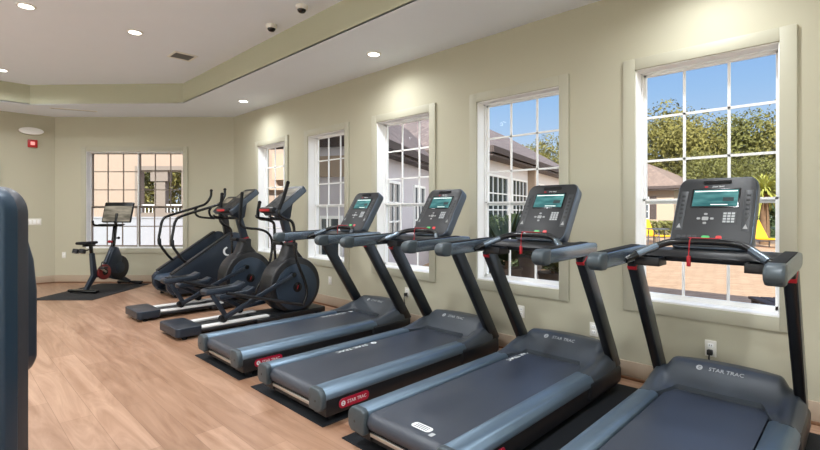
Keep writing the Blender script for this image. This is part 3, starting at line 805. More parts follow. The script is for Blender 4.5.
def make_elliptical(label, arms):
    t = thing('elliptical_trainer', label, 'elliptical', (0, 0, 0), 0, 'elliptical trainers')
    # rear stabiliser with rounded cap
    MB().prism(rrect(0.27, 0.56, 0.05, 5, 0.135, 0), 0.035, 0.125, 'z', 0.03, 4).build('rear_cap', 'machine_blue', t)
    mb = MB(); mb.box(0.03, 0.25, -0.24, 0.24, 0.02, 0.045, 0.008); mb.build('rear_base', 'black_plastic', t)
    for s in (-1, 1): MB().cyl((0.1, s * 0.22, 0), (0.1, s * 0.22, 0.03), 0.028, None, 16).build('foot', 'rubber', t)
    mb = MB(); mb.box(0.24, 1.05, -0.235, 0.235, 0.045, 0.075, 0.008); mb.box(0.95, 1.90, -0.20, 0.20, 0.015, 0.085, 0.015); mb.box(0.9, 1.2, -0.26, 0.26, 0.02, 0.075, 0.015)
    mb.build('base_frame', 'black_plastic', t)
    for s in (-1, 1):
        MB().box(1.75, 1.82, s * 0.2 - 0.03, s * 0.2 + 0.03, 0, 0.03, 0.004).build('foot', 'rubber', t)
        MB().box(0.26, 1.08, s * 0.17 - 0.045, s * 0.17 + 0.045, 0.076, 0.098, 0.006).build('roller_track', 'silver_satin', t)
    # drive housing: big drum plus neck
    CX, CZ, R = 1.495, 0.40, 0.358
    MB().prism(circ(CX, CZ, R, 56), -0.145, 0.145, 'y', 0.03, 3).build('drive_housing', 'shroud_dark', t)
    MB().prism([(CX - 0.30, CZ + 0.16), (CX - 0.05, CZ + 0.1), (CX + 0.19, CZ + 0.28), (CX + 0.05, 0.84), (1.55, 0.95), (1.43, 0.95), (1.36, 0.76)], -0.10, 0.10, 'y', 0.03, 3).build('neck_cover', 'shroud_dark', t)
    for s in (-1, 1):
        dk = MB().prism(circ(CX - 0.0, CZ - 0.02, 0.295, 48), s * 0.142, s * 0.163, 'y', 0.006, 2).build('crank_disc', 'disc_blue', t)
        MB().prism(circ(CX, CZ - 0.02, 0.062, 28), s * 0.16, s * 0.172, 'y', 0.004, 2).build('hub', 'black_gloss', dk)
        mb = MB(); mb.prism([(CX - 0.012, CZ - 0.045), (CX - 0.004, CZ - 0.045), (CX + 0.012, CZ + 0.005), (CX + 0.004, CZ + 0.005)], s * 0.170, s * 0.174, 'y'); mb.build('hub_mark', 'red_plastic', dk)
    # column and console
    MB().beam((1.52, 0, 0.82), (1.37, 0, 1.33), 0.085, 0.095, 0.014).build('column', 'machine_blue', t)
    MB().beam((1.497, 0, 0.90), (1.477, 0, 0.965), 0.094, 0.104, 0.008).build('column_collar', 'red_plastic', t)
    ct = math.atan2(0.33, 0.42)
    CM = frame((1.17, 0, 1.345), (0, -1, 0), (math.cos(ct), 0, math.sin(ct)), (-math.sin(ct), 0, math.cos(ct)))
    cn = MB().prism(rrect(0.38, 0.54, 0.06, 6, 0, 0.27), -0.075, 0, 'z', 0.02, 3, CM).build('console', 'console_rim', t)
    MB().prism(rrect(0.35, 0.50, 0.05, 6, 0, 0.275), -0.002, 0.007, 'z', 0.003, 1, CM).build('face_panel', 'black_plastic', cn)
    MB().box(-0.125, 0.125, 0.31, 0.47, 0.006, 0.009, 0.001, M=CM).build('screen', 'screen_bike', cn, smooth=False)
    for s in (-1, 1):
        for q in range(4): MB().box(s * 0.09 - 0.03, s * 0.09 + 0.03, 0.07 + q * 0.05, 0.10 + q * 0.05, 0.006, 0.010, 0.002, M=CM).build('console_key', 'console_panel', cn)
    MB().prism([(1.13, 1.335), (1.24, 1.31), (1.27, 1.35), (1.18, 1.40), (1.13, 1.385)], -0.16, 0.16, 'y', 0.012, 2).build('front_grip', 'black_plastic', cn)
    MB().box(1.122, 1.132, -0.12, 0.12, 1.345, 1.375, 0.003).build('red_trim', 'red_plastic', cn)
    MB().prism([(1.22, 1.32), (1.40, 1.22), (1.46, 1.26), (1.50, 1.50), (1.36, 1.45)], -0.07, 0.07, 'y', 0.015, 2).build('console_neck', 'machine_blue', t)
    # fixed bars: a U around the console
    MB().tube([(1.10, 0.17, 1.29), (1.14, 0.18, 1.265), (1.30, 0.14, 1.245), (1.39, 0.0, 1.24), (1.30, -0.14, 1.245), (1.14, -0.18, 1.265), (1.10, -0.17, 1.29)], 0.015, 12, 5).build('fixed_handlebar', 'black_gloss', t)
    # moving arms, pedals and links; s=-1 is the near side
    for s in (-1, 1):
        dxt = 0.0 if s < 0 else 0.10
        y = s * 0.245
        pts = [(x, y, z) for x, z in arms[0 if s < 0 else 1]]
        ar = MB().tube(pts, lambda f: 0.0185, 12, 5).build('swing_arm', 'black_gloss', t)
        MB().tube(pts[:3], 0.0215, 12, 6).ball(pts[0], 0.024).build('hand_grip', 'rubber', ar)
        MB().cyl((1.40, s * 0.06, 0.93), (1.40, s * 0.262, 0.93), 0.024, None, 18).build('arm_pivot', 'black_plastic', t)
        ph = 1 if s < 0 else -1
        rx = 0.53 if s < 0 else 0.88
        cr = (CX - 0.02 - ph * 0.06, s * 0.205, CZ - 0.02 + ph * 0.17)
        rol = (rx, s * 0.17, 0.138)
        lk = MB().beam((rx, s * 0.205, 0.15), cr, 0.034, 0.058, 0.012, (0, 1, 0)).build('pedal_link', 'machine_blue', t)
        MB().cyl((rx, s * 0.135, 0.138), (rx, s * 0.205, 0.138), 0.040, None, 24).build('roller', 'rubber', lk)
        MB().cyl((cr[0], s * 0.155, cr[2]), (cr[0], s * 0.226, cr[2]), 0.030, None, 20).build('crank_pin', 'black_gloss', lk)
        pz = 0.455 if s < 0 else 0.33
        px = 0.34 if s < 0 else 0.62
        MB().tube([(px + 0.2, y, pz - 0.02), (1.0, y, pz - 0.15 if s < 0 else 0.24), (1.52 - dxt, y, 0.16)], 0.019, 12, 6).build('lower_link', 'black_plastic', t)
        MB().beam((px + 0.05, s * 0.20, pz - 0.02), (rx + 0.02, s * 0.20, 0.17), 0.03, 0.05, 0.01).build('pedal_strut', 'machine_blue', t)
        pd = MB().prism([(px - 0.02, pz - 0.03), (px + 0.37, pz - 0.02), (px + 0.43, pz + 0.05), (px + 0.41, pz + 0.085), (px + 0.33, pz + 0.048), (px, pz + 0.035), (px - 0.03, pz + 0.02)], s * 0.155 - 0.085, s * 0.155 + 0.085, 'y', 0.012, 2).build('pedal', 'machine_blue', t)
        MB().box(px + 0.02, px + 0.32, s * 0.155 - 0.06, s * 0.155 + 0.06, pz + 0.034, pz + 0.046, 0.003, M=None).build('tread_pad', 'rubber', pd)
    return t
low_near = [(1.40, 0.93), (1.44, 0.72), (1.55, 0.46), (1.58, 0.30), (1.52, 0.15)]
low_far = [(1.40, 0.93), (1.41, 0.72), (1.43, 0.46), (1.45, 0.30), (1.42, 0.15)]
el = make_elliptical('nearer elliptical trainer, next to the farthest treadmill',
    ([(1.31, 1.70), (1.255, 1.53), (1.19, 1.37), (1.195, 1.305), (1.26, 1.265), (1.36, 1.22), (1.395, 1.13)] + low_near,
     [(1.19, 1.46), (1.17, 1.36), (1.165, 1.29), (1.20, 1.25), (1.30, 1.235), (1.38, 1.20), (1.40, 1.12)] + low_far))
el.location = (1.72, 5.35, 0)
el = make_elliptical('farther elliptical trainer, between the stair climber and its twin',
    ([(1.33, 1.60), (1.31, 1.40), (1.295, 1.22), (1.34, 1.13), (1.45, 1.10), (1.58, 1.085), (1.72, 1.03), (1.79, 0.90), (1.77, 0.65), (1.68, 0.42), (1.58, 0.28), (1.52, 0.15)],
     [(1.255, 1.60), (1.235, 1.40), (1.22, 1.24), (1.26, 1.16), (1.34, 1.12), (1.39, 1.06)] + low_far))
el.location = (1.68, 6.54, 0)

# ------------------------------------------------------------------ stair climber
sx, sy = 2.45, 7.98
t = thing('stair_climber', 'dark stair climber with sloping sides and long bent handrails in the far corner', 'stair climber', (sx, sy, 0))
sidep = [(0.07, 0.05), (0.0, 0.15), (-0.01, 0.29), (0.03, 0.345), (0.98, 0.965), (1.06, 0.995), (1.14, 0.98), (1.21, 0.86), (1.27, 0.10), (1.25, 0.05)]
for s in (-1, 1):
    pn = MB().prism(sidep, s * 0.33 - 0.045, s * 0.33 + 0.045, 'y', 0.02, 3).build('side_panel', 'machine_blue', t)
    MB().beam((0.06, s * 0.33, 0.372), (1.0, s * 0.33, 0.985), 0.10, 0.03, 0.01).build('panel_cap', 'black_plastic', pn)
    mb = MB(); mb.prism(circ(0.93, 0.68, 0.075, 28, 100, 280) + circ(0.945, 0.68, 0.055, 28, 280, 100)[:], s * 0.376, s * 0.3785, 'y'); mb.build('side_emblem', 'print_white', pn, smooth=False)
    for x in (0.14, 1.18): MB().cyl((x, s * 0.30, 0), (x, s * 0.30, 0.06), 0.03, None, 16).build('foot', 'rubber', t)
    yy = s * 0.30
    hr = MB().tube([(0.30, yy, 0.525), (0.19, yy, 0.66), (0.09, yy, 0.84), (0.105, yy, 1.03), (0.145, yy, 1.20), (0.25, yy, 1.275), (0.70, yy, 1.42), (0.84, yy * 0.97, 1.48), (0.92, yy * 0.95, 1.60), (0.93, yy * 0.93, 1.70)], 0.021, 14, 6).build('handrail', 'black_gloss', t)
    MB().tube([(0.70, yy, 1.42), (0.66, yy, 1.34), (0.72, yy * 0.9, 1.25), (0.95, yy * 0.6, 1.22)], 0.018, 12, 6).ball((0.93, yy * 0.93, 1.71), 0.026).build('hand_grip', 'rubber', hr)
    MB().beam((0.095, yy, 0.80), (0.09, yy, 0.90), 0.05, 0.05, 0.008).build('rail_clamp', 'black_plastic', hr)
for q in range(5):
    MB().box(0.18 + q * 0.2, 0.42 + q * 0.2, -0.283, 0.283, 0.10 + q * 0.145, 0.135 + q * 0.145, 0.008).build('step', 'black_plastic', t)
    MB().box(0.40 + q * 0.2, 0.415 + q * 0.2, -0.28, 0.28, 0.135 + q * 0.145, 0.25 + q * 0.145, 0.003).build('riser', 'rubber', t)
MB().prism([(0.0, 0.25), (0.03, 0.225), (0.36, 0.255), (0.42, 0.30), (0.40, 0.345), (0.05, 0.315)], -0.41, 0.41, 'y', 0.018, 3).build('entry_step', 'step_blue', t)
mb = MB(); mb.prism([(0.06, 0.06), (1.24, 0.06), (1.22, 0.80), (1.12, 0.85), (0.42, 0.09), (0.06, 0.09)], -0.28, 0.28, 'y', 0.01, 1); mb.build('body', 'black_plastic', t)
mb = MB(); mb.cyl((0.38, -0.41, 0.305), (0.38, -0.425, 0.305), 0.03, None, 20); mb.build('end_button', 'silver', t)
MB().beam((1.10, 0, 0.9), (1.02, 0, 1.40), 0.10, 0.10, 0.015).build('column', 'black_plastic', t)
ct = math.radians(42)
CM = frame((0.90, 0, 1.34), (0, -1, 0), (math.cos(ct), 0, math.sin(ct)), (-math.sin(ct), 0, math.cos(ct)))
cn = MB().prism(rrect(0.36, 0.40, 0.05, 6, 0, 0.20), -0.07, 0, 'z', 0.02, 3, CM).build('console', 'console_rim', t)
MB().prism(rrect(0.33, 0.37, 0.045, 6, 0, 0.20), -0.002, 0.007, 'z', 0.003, 1, CM).build('face_panel', 'black_plastic', cn)
MB().box(-0.11, 0.11, 0.21, 0.34, 0.006, 0.009, 0.001, M=CM).build('screen', 'screen_bike', cn, smooth=False)

# ------------------------------------------------------------------ exercise bike on its mat
o = MB().box(-0.03, 1.58, -0.45, 0.50, 0, 0.008, 0.003).build('floor_mat', 'bike_mat')
o.location = (1.335, 8.69, 0); o.rotation_euler = (0, 0, math.radians(44.5))
tag(o, 'charcoal mat under the exercise bike by the angled wall', 'mat')
t = thing('exercise_bike', 'black spin bike with tilted screen before the angled window wall', 'exercise bike', (1.665, 9.15, 0.008), math.radians(35))
MB().box(-0.045, 0.045, -0.27, 0.27, 0.012, 0.055, 0.018, 3).build('rear_foot', 'black_gloss', t)
MB().box(0.965, 1.045, -0.25, 0.25, 0.012, 0.055, 0.018, 3).build('front_foot', 'black_gloss', t)
for x in (0, 1.0):
    for s in (-1, 1): MB().cyl((x, s * 0.22, 0), (x, s * 0.22, 0.016), 0.025, None, 14).build('leveller', 'rubber', t)
fr = MB(); fr.prism([(0.0, 0.03), (0.07, 0.03), (0.26, 0.24), (0.20, 0.64), (0.13, 0.64), (0.16, 0.27)], -0.03, 0.03, 'y', 0.012, 2)
fr.prism([(0.20, 0.22), (0.42, 0.20), (0.98, 0.04), (1.0, 0.075), (0.76, 0.20), (0.60, 0.30), (0.66, 0.70), (0.56, 0.72), (0.40, 0.42), (0.22, 0.30)], -0.028, 0.028, 'y', 0.012, 2)
fr.build('frame', 'machine_blue', t)
MB().prism([(0.40, 0.30), (0.70, 0.22), (0.78, 0.50), (0.69, 0.70), (0.58, 0.72), (0.48, 0.50)], -0.052, 0.052, 'y', 0.02, 2).build('front_cover', 'machine_blue', t)
fw = MB().prism(circ(0.72, 0.335, 0.215, 44), -0.045, 0.045, 'y', 0.012, 2).build('flywheel', 'shroud_dark', t)
MB().prism(circ(0.72, 0.335, 0.10, 30), -0.056, 0.056, 'y', 0.006, 2).build('flywheel_hub', 'machine_blue', fw)
cg = MB().prism(circ(0.36, 0.30, 0.13, 36), -0.075, -0.03, 'y', 0.01, 2).build('chain_guard', 'chain_red', t)
MB().prism(circ(0.36, 0.30, 0.055, 24), -0.085, -0.07, 'y', 0.004, 1).build('guard_hub', 'black_gloss', cg)
for s in (-1, 1):
    dx, dz = (-0.14, 0.09) if s < 0 else (0.14, -0.09)
    ck = MB().beam((0.36, s * 0.10, 0.30), (0.36 + dx, s * 0.10, 0.30 + dz), 0.018, 0.03, 0.005).build('crank', 'silver', t)
    MB().box(0.36 + dx - 0.05, 0.36 + dx + 0.05, min(s * 0.12, s * 0.22), max(s * 0.12, s * 0.22), 0.30 + dz - 0.014, 0.30 + dz + 0.014, 0.006).build('pedal', 'black_plastic', ck)
    MB().tube([(0.31 + dx, s * 0.17, 0.32 + dz), (0.34 + dx, s * 0.17, 0.40 + dz), (0.42 + dx, s * 0.17, 0.36 + dz)], 0.008, 8, 4).build('toe_clip', 'black_plastic', ck)
MB().beam((0.165, 0, 0.60), (0.14, 0, 0.78), 0.04, 0.05, 0.008).build('seat_post', 'black_gloss', t)
mb = MB(); mb.prism([(-0.05, -0.11), (0.03, -0.12), (0.12, -0.05), (0.26, -0.025), (0.29, 0), (0.26, 0.025), (0.12, 0.05), (0.03, 0.12), (-0.05, 0.11), (-0.075, 0)], 0.79, 0.835, 'z', 0.018, 3)
mb.build('saddle', 'rubber', t)
mb = MB(); mb.box(0.0, 0.22, -0.022, 0.022, 0.755, 0.79, 0.006); mb.build('seat_slider', 'black_gloss', t)
wb = MB(); wb.cyl((-0.10, 0.05, 0.66), (-0.08, 0.05, 0.72), 0.05, None, 18).cyl((-0.10, -0.07, 0.66), (-0.08, -0.07, 0.72), 0.05, None, 18).beam((-0.05, 0, 0.68), (0.13, 0, 0.70), 0.02, 0.02, 0.004)
wb.build('weight_holder', 'black_plastic', t)
MB().beam((0.60, 0, 0.66), (0.66, 0, 1.08), 0.05, 0.06, 0.01).build('handlebar_post', 'black_gloss', t)
kn = MB().cyl((0.58, 0, 0.80), (0.54, 0, 0.805), 0.02, None, 14).ball((0.53, 0, 0.806), 0.026).build('resistance_knob', 'red_plastic', t)
MB().cyl((0.66, 0, 0.86), (0.73, 0, 0.86), 0.012, None, 12).ball((0.735, 0, 0.86), 0.024).build('adjuster_knob', 'black_plastic', t)
MB().tube([(0.40, 0.21, 1.17), (0.45, 0.225, 1.10), (0.60, 0.20, 1.085), (0.66, 0.10, 1.085), (0.66, -0.10, 1.085), (0.60, -0.20, 1.085), (0.45, -0.225, 1.10), (0.40, -0.21, 1.17)], 0.017, 12, 6).build('handlebar', 'black_gloss', t)
MB().box(0.50, 0.66, -0.20, 0.20, 1.095, 1.115, 0.008).build('tray', 'black_plastic', t)
MB().beam((0.66, 0, 1.06), (0.70, 0, 1.30), 0.05, 0.03, 0.008).build('screen_arm', 'black_plastic', t)
CM = frame((0.665, 0, 1.14), (0, -1, 0), (math.sin(0.25), 0, math.cos(0.25)), (-math.cos(0.25), 0, math.sin(0.25)))
sc = MB().prism(rrect(0.58, 0.37, 0.02, 4, 0, 0.185), -0.03, 0.0, 'z', 0.006, 2, CM).build('display', 'black_gloss', t)
MB().box(-0.275, 0.275, 0.02, 0.30, 0.0, 0.0015, M=CM).build('screen', 'screen_bike', sc, smooth=False)

# ------------------------------------------------------------------ strength machine at the left edge
t = thing('weight_machine', 'tall navy machine shroud with rounded top at the left edge of view', 'strength machine', (0.245 - 0.057, 2.446 + 0.058, 0), math.radians(-45.4))
out = [(-0.62, 0.05), (0.0, 0.05)] + [(-0.12 + 0.12 * math.cos(a * PI / 24), 1.342 + 0.12 * math.sin(a * PI / 24)) for a in range(13)] + [(-0.5 - 0.12 * math.sin(a * PI / 24), 1.342 + 0.12 * math.cos(a * PI / 24)) for a in range(13)]
MB().prism(out, 0.0, 0.07, 'y', 0.022, 4).build('front_shroud', 'tower_navy', t)
rimp = [(x * 1.0, z) for x, z in out]
MB().prism([(-0.31 + (x + 0.31) * 0.985, 0.7 + (z - 0.7) * 0.992) for x, z in out], 0.06, 0.13, 'y', 0.012, 3).build('shroud_edge', 'tower_rim', t)
bump = [(-0.60, 0.60), (-0.13, 0.60), (-0.10, 0.66), (-0.10, 0.98), (-0.115, 1.12), (-0.15, 1.24), (-0.22, 1.31), (-0.60, 1.32)]
MB().prism(bump, 0.12, 0.31, 'y', 0.03, 4).build('rear_cover', 'machine_blue', t)
MB().box(-0.60, -0.14, 0.12, 0.28, 0.30, 0.62, 0.012).build('weight_stack', 'black_plastic', t)
for q, z in enumerate((0.88, 0.80, 0.74)):
    MB().cyl((-0.16, 0.20, z - 0.25), (-0.11, 0.20, z - 0.25), 0.014, None, 14).build('selector_pin', 'silver', t)
MB().box(-0.62, 0.0, 0.0, 0.62, 0.0, 0.055, 0.01).build('base', 'black_plastic', t)
MB().box(-0.60, -0.52, 0.12, 0.60, 0.05, 0.10, 0.01).build('base_rail', 'black_plastic', t)

# ------------------------------------------------------------------ outdoors
GZ = -0.12
g = MB(); g.box(XW + TW, 30, -25, 40, GZ - 0.1, GZ); struct(g.build('patio', 'patio_pavers', smooth=False))
g = MB(); g.box(30, 120, -60, 110, GZ - 0.12, GZ - 0.01); g.box(-40, 30, 40, 110, GZ - 0.12, GZ - 0.01); g.box(-40, XW, YB + TW, 40, GZ - 0.12, GZ - 0.01)
g.box(-40, XL - TW, -60, YB + TW, GZ - 0.12, GZ - 0.01); g.box(-40, 30, -60, -25, GZ - 0.12, GZ - 0.01); g.box(XL - TW, XW + TW, -25, YF - TW, GZ - 0.12, GZ - 0.01)
struct(g.build('lawn', 'grass', smooth=False))

def wing(t, a, b, depth, zeave, pitch, wallm, over=0.45, hip=0.0, oe=None, rm='roof_shingle'):
    """block with front wall a->b (outdoor side to the right of a->b is the viewer), gable/hip roof"""
    a = Vector((a[0], a[1], 0)); b = Vector((b[0], b[1], 0)); e = (b - a).normalized(); n = Vector((-e.y, e.x, 0))
    L_ = (b - a).length
    F = frame(a, e, n, (0, 0, 1))
    MB().box(0, L_, 0, depth, GZ, zeave).xf(F).build('wall', wallm, t, smooth=False)
    zr = zeave + pitch * (depth / 2 + over)
    rf = MB(); bm = bmesh.new()
    o = over; q_ = o if oe is None else oe
    P = [(-q_, -o, zeave - 0.02), (L_ + o, -o, zeave - 0.02), (L_ + o, depth + o, zeave - 0.02), (-q_, depth + o, zeave - 0.02), (-q_ + hip, depth / 2, zr), (L_ + o - hip, depth / 2, zr)]
    v = [bm.verts.new(p) for p in P]
    for f in ((0, 1, 5, 4), (2, 3, 4, 5), (1, 2, 5), (3, 0, 4)): bm.faces.new([v[i] for i in f])
    bm.faces.new([v[i] for i in (3, 2, 1, 0)])
    bmesh.ops.recalc_face_normals(bm, faces=bm.faces[:])
    rf._add(bm, F); rf.build('roof', rm, t, smooth=False)
    fb = MB()
    fb.box(-q_ - 0.02, L_ + o + 0.02, -o - 0.04, -o, zeave - 0.15, zeave + 0.02); fb.box(-q_ - 0.04, -q_, -o, depth + o, zeave - 0.15, zeave + 0.02); fb.box(L_ + o, L_ + o + 0.04, -o, depth + o, zeave - 0.15, zeave + 0.02)
    fb.box(-q_, L_ + o, -o, 0.02, zeave - 0.24, zeave - 0.20)
    fb.xf(F).build('eave', 'fascia_brown', t, smooth=False)
    return F, L_, n
def house_window(t, F, x0, x1, z0, z1, cols=3, rows=2, framem='white_vinyl', shutters=None, y=0.0):
    w = MB()
    e = 0.06
    for q in ((x0 - e, x0, z0 - e, z1 + e), (x1, x1 + e, z0 - e, z1 + e), (x0, x1, z1, z1 + e), (x0, x1, z0 - e, z0)): w.box(q[0], q[1], y - 0.05, y + 0.01, q[2], q[3])
    for c in range(1, cols): xx = x0 + (x1 - x0) * c / cols; w.box(xx - 0.018, xx + 0.018, y - 0.035, y, z0, z1)
    for c in range(1, rows): zz = z0 + (z1 - z0) * c / rows; w.box(x0, x1, y - 0.035, y, zz - 0.018, zz + 0.018)
    fo = w.xf(F).build('window', framem, t, smooth=False)
    MB().box(x0, x1, y - 0.012, y - 0.002, z0, z1).xf(F).build('pane', 'house_glass', fo, smooth=False)
    if shutters:
        for a, b in ((x0 - e - 0.42, x0 - e - 0.02), (x1 + e + 0.02, x1 + e + 0.42)):
            s = MB(); s.box(a, b, y - 0.04, y, z0 - 0.05, z1 + 0.05)
            for q in range(int((z1 - z0) / 0.09)): s.box(a + 0.05, b - 0.05, y - 0.052, y - 0.04, z0 + q * 0.09, z0 + 0.05 + q * 0.09)
            s.xf(F).build('shutter', shutters, t, smooth=False)

# wing seen through the second nearest window
t = thing('clubhouse_wing', 'white building wing with long shingled roof seen through the second nearest window', 'building', (0, 0, 0), 0, None)
F, L_, n = wing(t, (10.5, 7.55), (24.0, 11.1), 6.0, 3.05, 0.62, 'stucco_white', hip=3.4)
house_window(t, F, 0.35, 2.05, 0.9, 2.35, 4, 3); house_window(t, F, 2.6, 4.2, 0.9, 2.35, 4, 3); house_window(t, F, 5.2, 6.6, 0.9, 2.35, 3, 3); house_window(t, F, 8.0, 9.4, 0.9, 2.35, 3, 3)
cl = MB(); cl.box(4.45, 4.95, -0.25, 0.0, GZ, 2.85); cl.xf(F).build('column', 'stucco_beige', t, smooth=False)
# wing seen through the middle windows
t = thing('courtyard_building', 'lilac grey stucco building with brown eaves seen through the middle windows', 'building', (0, 0, 0))
F, L_, n = wing(t, (5.6, 6.72), (10.2, 9.11), 1.7, 2.72, 0.95, 'stucco_lilac', over=0.3, oe=0.04)
house_window(t, F, 1.25, 1.95, 0.7, 1.95, 2, 3); house_window(t, F, 3.2, 4.1, 0.7, 1.95, 3, 3)
Fe = frame((5.6, 6.72, 0), n, Vector((n.y, -n.x, 0)), (0, 0, 1))
house_window(t, Fe, 0.5, 1.3, 0.35, 1.2, 4, 1)
pn = MB(); pn.box(0.25, 1.3, -0.06, 0.0, 2.0, 2.4); pn.xf(Fe).build('wall_band', 'stucco_beige', t, smooth=False)
# porch wall beyond the corner window
t = thing('porch_building', 'peach stucco wall with an open window frame seen through the angled wall window', 'building', (0, 0, 0))
PD = 14.5
def at(u, d, z=0): 
    R = Vector((math.cos(YAW), -math.sin(YAW), 0)); return NC * d + R * ((u - 410) / FPX * d) + Vector((0, 0, z))
aL, aR = at(20, PD), at(226, PD)
Fc = frame(at(161, PD), (-EC), NC, (0, 0, 1))
mb = MB(); hw = 0.66
mb.box(-6.0, -hw, 0, 0.25, GZ, 5.2); mb.box(hw, 4.3, 0, 0.25, GZ, 5.2); mb.box(-hw, hw, 0, 0.25, GZ, 1.30); mb.box(-hw, hw, 0, 0.25, 2.62, 5.2)
mb.xf(Fc).build('wall', 'stucco_peach', t, smooth=False)
mb = MB(); e = 0.13
for q in ((-hw - e, -hw, 1.17, 2.75), (hw, hw + e, 1.17, 2.75), (-hw, hw, 2.62, 2.75), (-hw, hw, 1.17, 1.30)): mb.box(q[0], q[1], -0.05, 0.05, q[2], q[3])
mb.box(-0.22, 0.12, 0.02, 0.24, 1.3, 2.62); mb.box(-0.32, 0.22, -0.02, 0.26, 2.28, 2.62)
mb.xf(Fc).build('opening_frame', 'stucco_frame', t, smooth=False)
mb = MB(); mb.box(-hw, hw, 0.06, 0.10, 1.52, 1.56); 
for q in range(12): mb.box(-hw + q * 0.115, -hw + 0.02 + q * 0.115, 0.07, 0.09, 1.3, 1.54)
mb.xf(Fc).build('railing', 'white_vinyl', t, smooth=False)
mb = MB(); mb.box(3.55, 4.0, -0.3, 0.0, 2.3, 3.1); mb.box(3.2, 4.2, -0.2, 0.0, 2.0, 2.12); mb.xf(Fc).build('wall_shelf', 'stucco_beige', t, smooth=False)
mb = MB(); mb.box(-6.0, 4.3, -0.06, 0.0, GZ, 1.12); mb.box(-6.0, 4.3, -0.08, 0.0, 1.12, 1.17); mb.xf(Fc).build('shaded_lower_wall', 'stucco_shaded', t, smooth=False)  # raised band coloured as the shaded lower half of the wall

# house across the patio
t = thing('patio_house', 'beige house with brown hip roof across the patio behind yellow loungers', 'house', (0, 0, 0))
F, L_, n = wing(t, (31.3, 20.0), (31.3, 8.4), 9.0, 2.85, 0.42, 'stucco_beige', over=0.6, hip=4.0, rm='tan_shingle')
for x in (9.6, 6.6, 3.2): house_window(t, F, x - 0.55, x + 0.55, 0.9, 2.2, 2, 3, 'white_vinyl', 'fascia_brown')

# trees: trunk plus crown of many leaves
def crown(r, hgt, n, leaf, rnd, lobes=14):
    C = []
    for _ in range(lobes):
        a = rnd.uniform(0, 2 * PI); q = r * 0.62 * math.sqrt(rnd.random()); z = hgt * rnd.uniform(0.12, 0.86)
        C.append((q * math.cos(a), q * math.sin(a), z, r * rnd.uniform(0.30, 0.50)))
    V = []; Fc_ = []
    for _ in range(n):
        c = rnd.choice(C); d = Vector((rnd.gauss(0, 1), rnd.gauss(0, 1), rnd.gauss(0, 1))).normalized()
        p = Vector(c[:3]) + d * c[3] * rnd.uniform(0.72, 1.06)
        nn = (d + Vector((rnd.gauss(0, 1), rnd.gauss(0, 1), rnd.gauss(0, 1))) * 0.45).normalized()
        u = nn.orthogonal().normalized(); w = nn.cross(u); a = rnd.uniform(0, PI); u, w = u * math.cos(a) + w * math.sin(a), w * math.cos(a) - u * math.sin(a)
        l = leaf * rnd.uniform(0.6, 1.3); k = len(V)
        V += [p - u * l, p + w * l * 0.45 + nn * l * 0.15, p + u * l, p - w * l * 0.45 + nn * l * 0.15]; Fc_.append((k, k + 1, k + 2, k + 3))
    me = bpy.data.meshes.new('crown'); me.from_pydata(V, [], Fc_); me.update()
    return me
R_ = random.Random(5)
CR = [crown(3.6, 7.5, 15000, 0.13, R_, 30), crown(3.3, 6.6, 14000, 0.13, R_, 26), crown(3.9, 8.0, 16000, 0.14, R_, 32)]
for i, m in enumerate(('leaf_olive', 'leaf_mid', 'leaf_olive')): CR[i].materials.append(MATS[m])
def trunk_mesh(h):
    mb = MB(); mb.tube([(0, 0, 0), (0.05, 0.03, h * 0.4), (-0.06, 0.05, h)], lambda f: 0.22 - 0.1 * f, 10, 4)
    for a in range(4): mb.tube([(0, 0.03, h * 0.6), (0.6 * math.cos(a * 1.6), 0.6 * math.sin(a * 1.6), h * 0.95), (1.3 * math.cos(a * 1.6), 1.3 * math.sin(a * 1.6), h * 1.3)], lambda f: 0.1 - 0.06 * f, 8, 3)
    me = bpy.data.meshes.new('trunk'); mb.bm.to_mesh(me); mb.bm.free(); me.materials.append(MATS['bark']); return me
TRK = trunk_mesh(3.4)
def tree(x, y, kind, sc, label):
    t = thing('tree', label, 'tree', (x, y, GZ - 0.01), R_.uniform(0, 6), 'trees beyond the patio'); t.scale = (sc, sc, sc)
    o = bpy.data.objects.new('trunk', TRK); COL.objects.link(o); o.parent = t
    c = bpy.data.objects.new('crown', CR[kind]); COL.objects.link(c); c.parent = t; c.location = (0, 0, 1.5)
TL = 'full olive green tree in the tree band beyond the patio, against the sky'
for i, (x, y, k, s) in enumerate([(42, 2.6, 0, 1.02), (43, 6.2, 1, 1.08), (42, 9.6, 2, 0.93), (45, 12.6, 0, 1.16), (44, 16.2, 1, 1.10), (46, 20, 2, 1.1), (45, 24.5, 0, 1.0), (46, 29, 1, 1.05), (41, -1.2, 1, 1.0), (43, -5.0, 2, 1.0), (48, 34, 2, 1.0),
                                   (37.5, 4.6, 1, 0.6), (37, 0.8, 0, 0.6), (38.5, 8.0, 1, 0.7)]):
    tree(x, y, k, s, TL)
tree(5.6, 26.0, 1, 0.9, 'sunlit green tree glimpsed through the open frame of the peach wall')
tree(9.2, 25.0, 0, 0.9, 'sunlit green tree behind the right side of the peach wall')

SH = crown(0.75, 1.45, 4200, 0.06, R_, 16); SH.materials.append(MATS['leaf_dark'])
SST = bpy.data.meshes.new('stem'); _m = MB().tube([(0, 0, 0), (0.02, 0, 0.3), (0, 0.02, 0.6)], 0.04, 8, 2); _m.bm.to_mesh(SST); _m.bm.free(); SST.materials.append(MATS['bark'])
for x, y, rz in ((9.3, 6.35, 0.0), (10.15, 6.2, 1.3), (10.95, 5.95, 2.6), (11.8, 6.2, 4.0), (12.6, 6.4, 5.0)):
    t = thing('shrub', 'round dark green shrub before the white building wing', 'shrub', (x, y, GZ), rz, 'shrubs along the white wing')
    for nm, me in (('stem', SST), ('foliage', SH)):
        o = bpy.data.objects.new(nm, me); COL.objects.link(o); o.parent = t

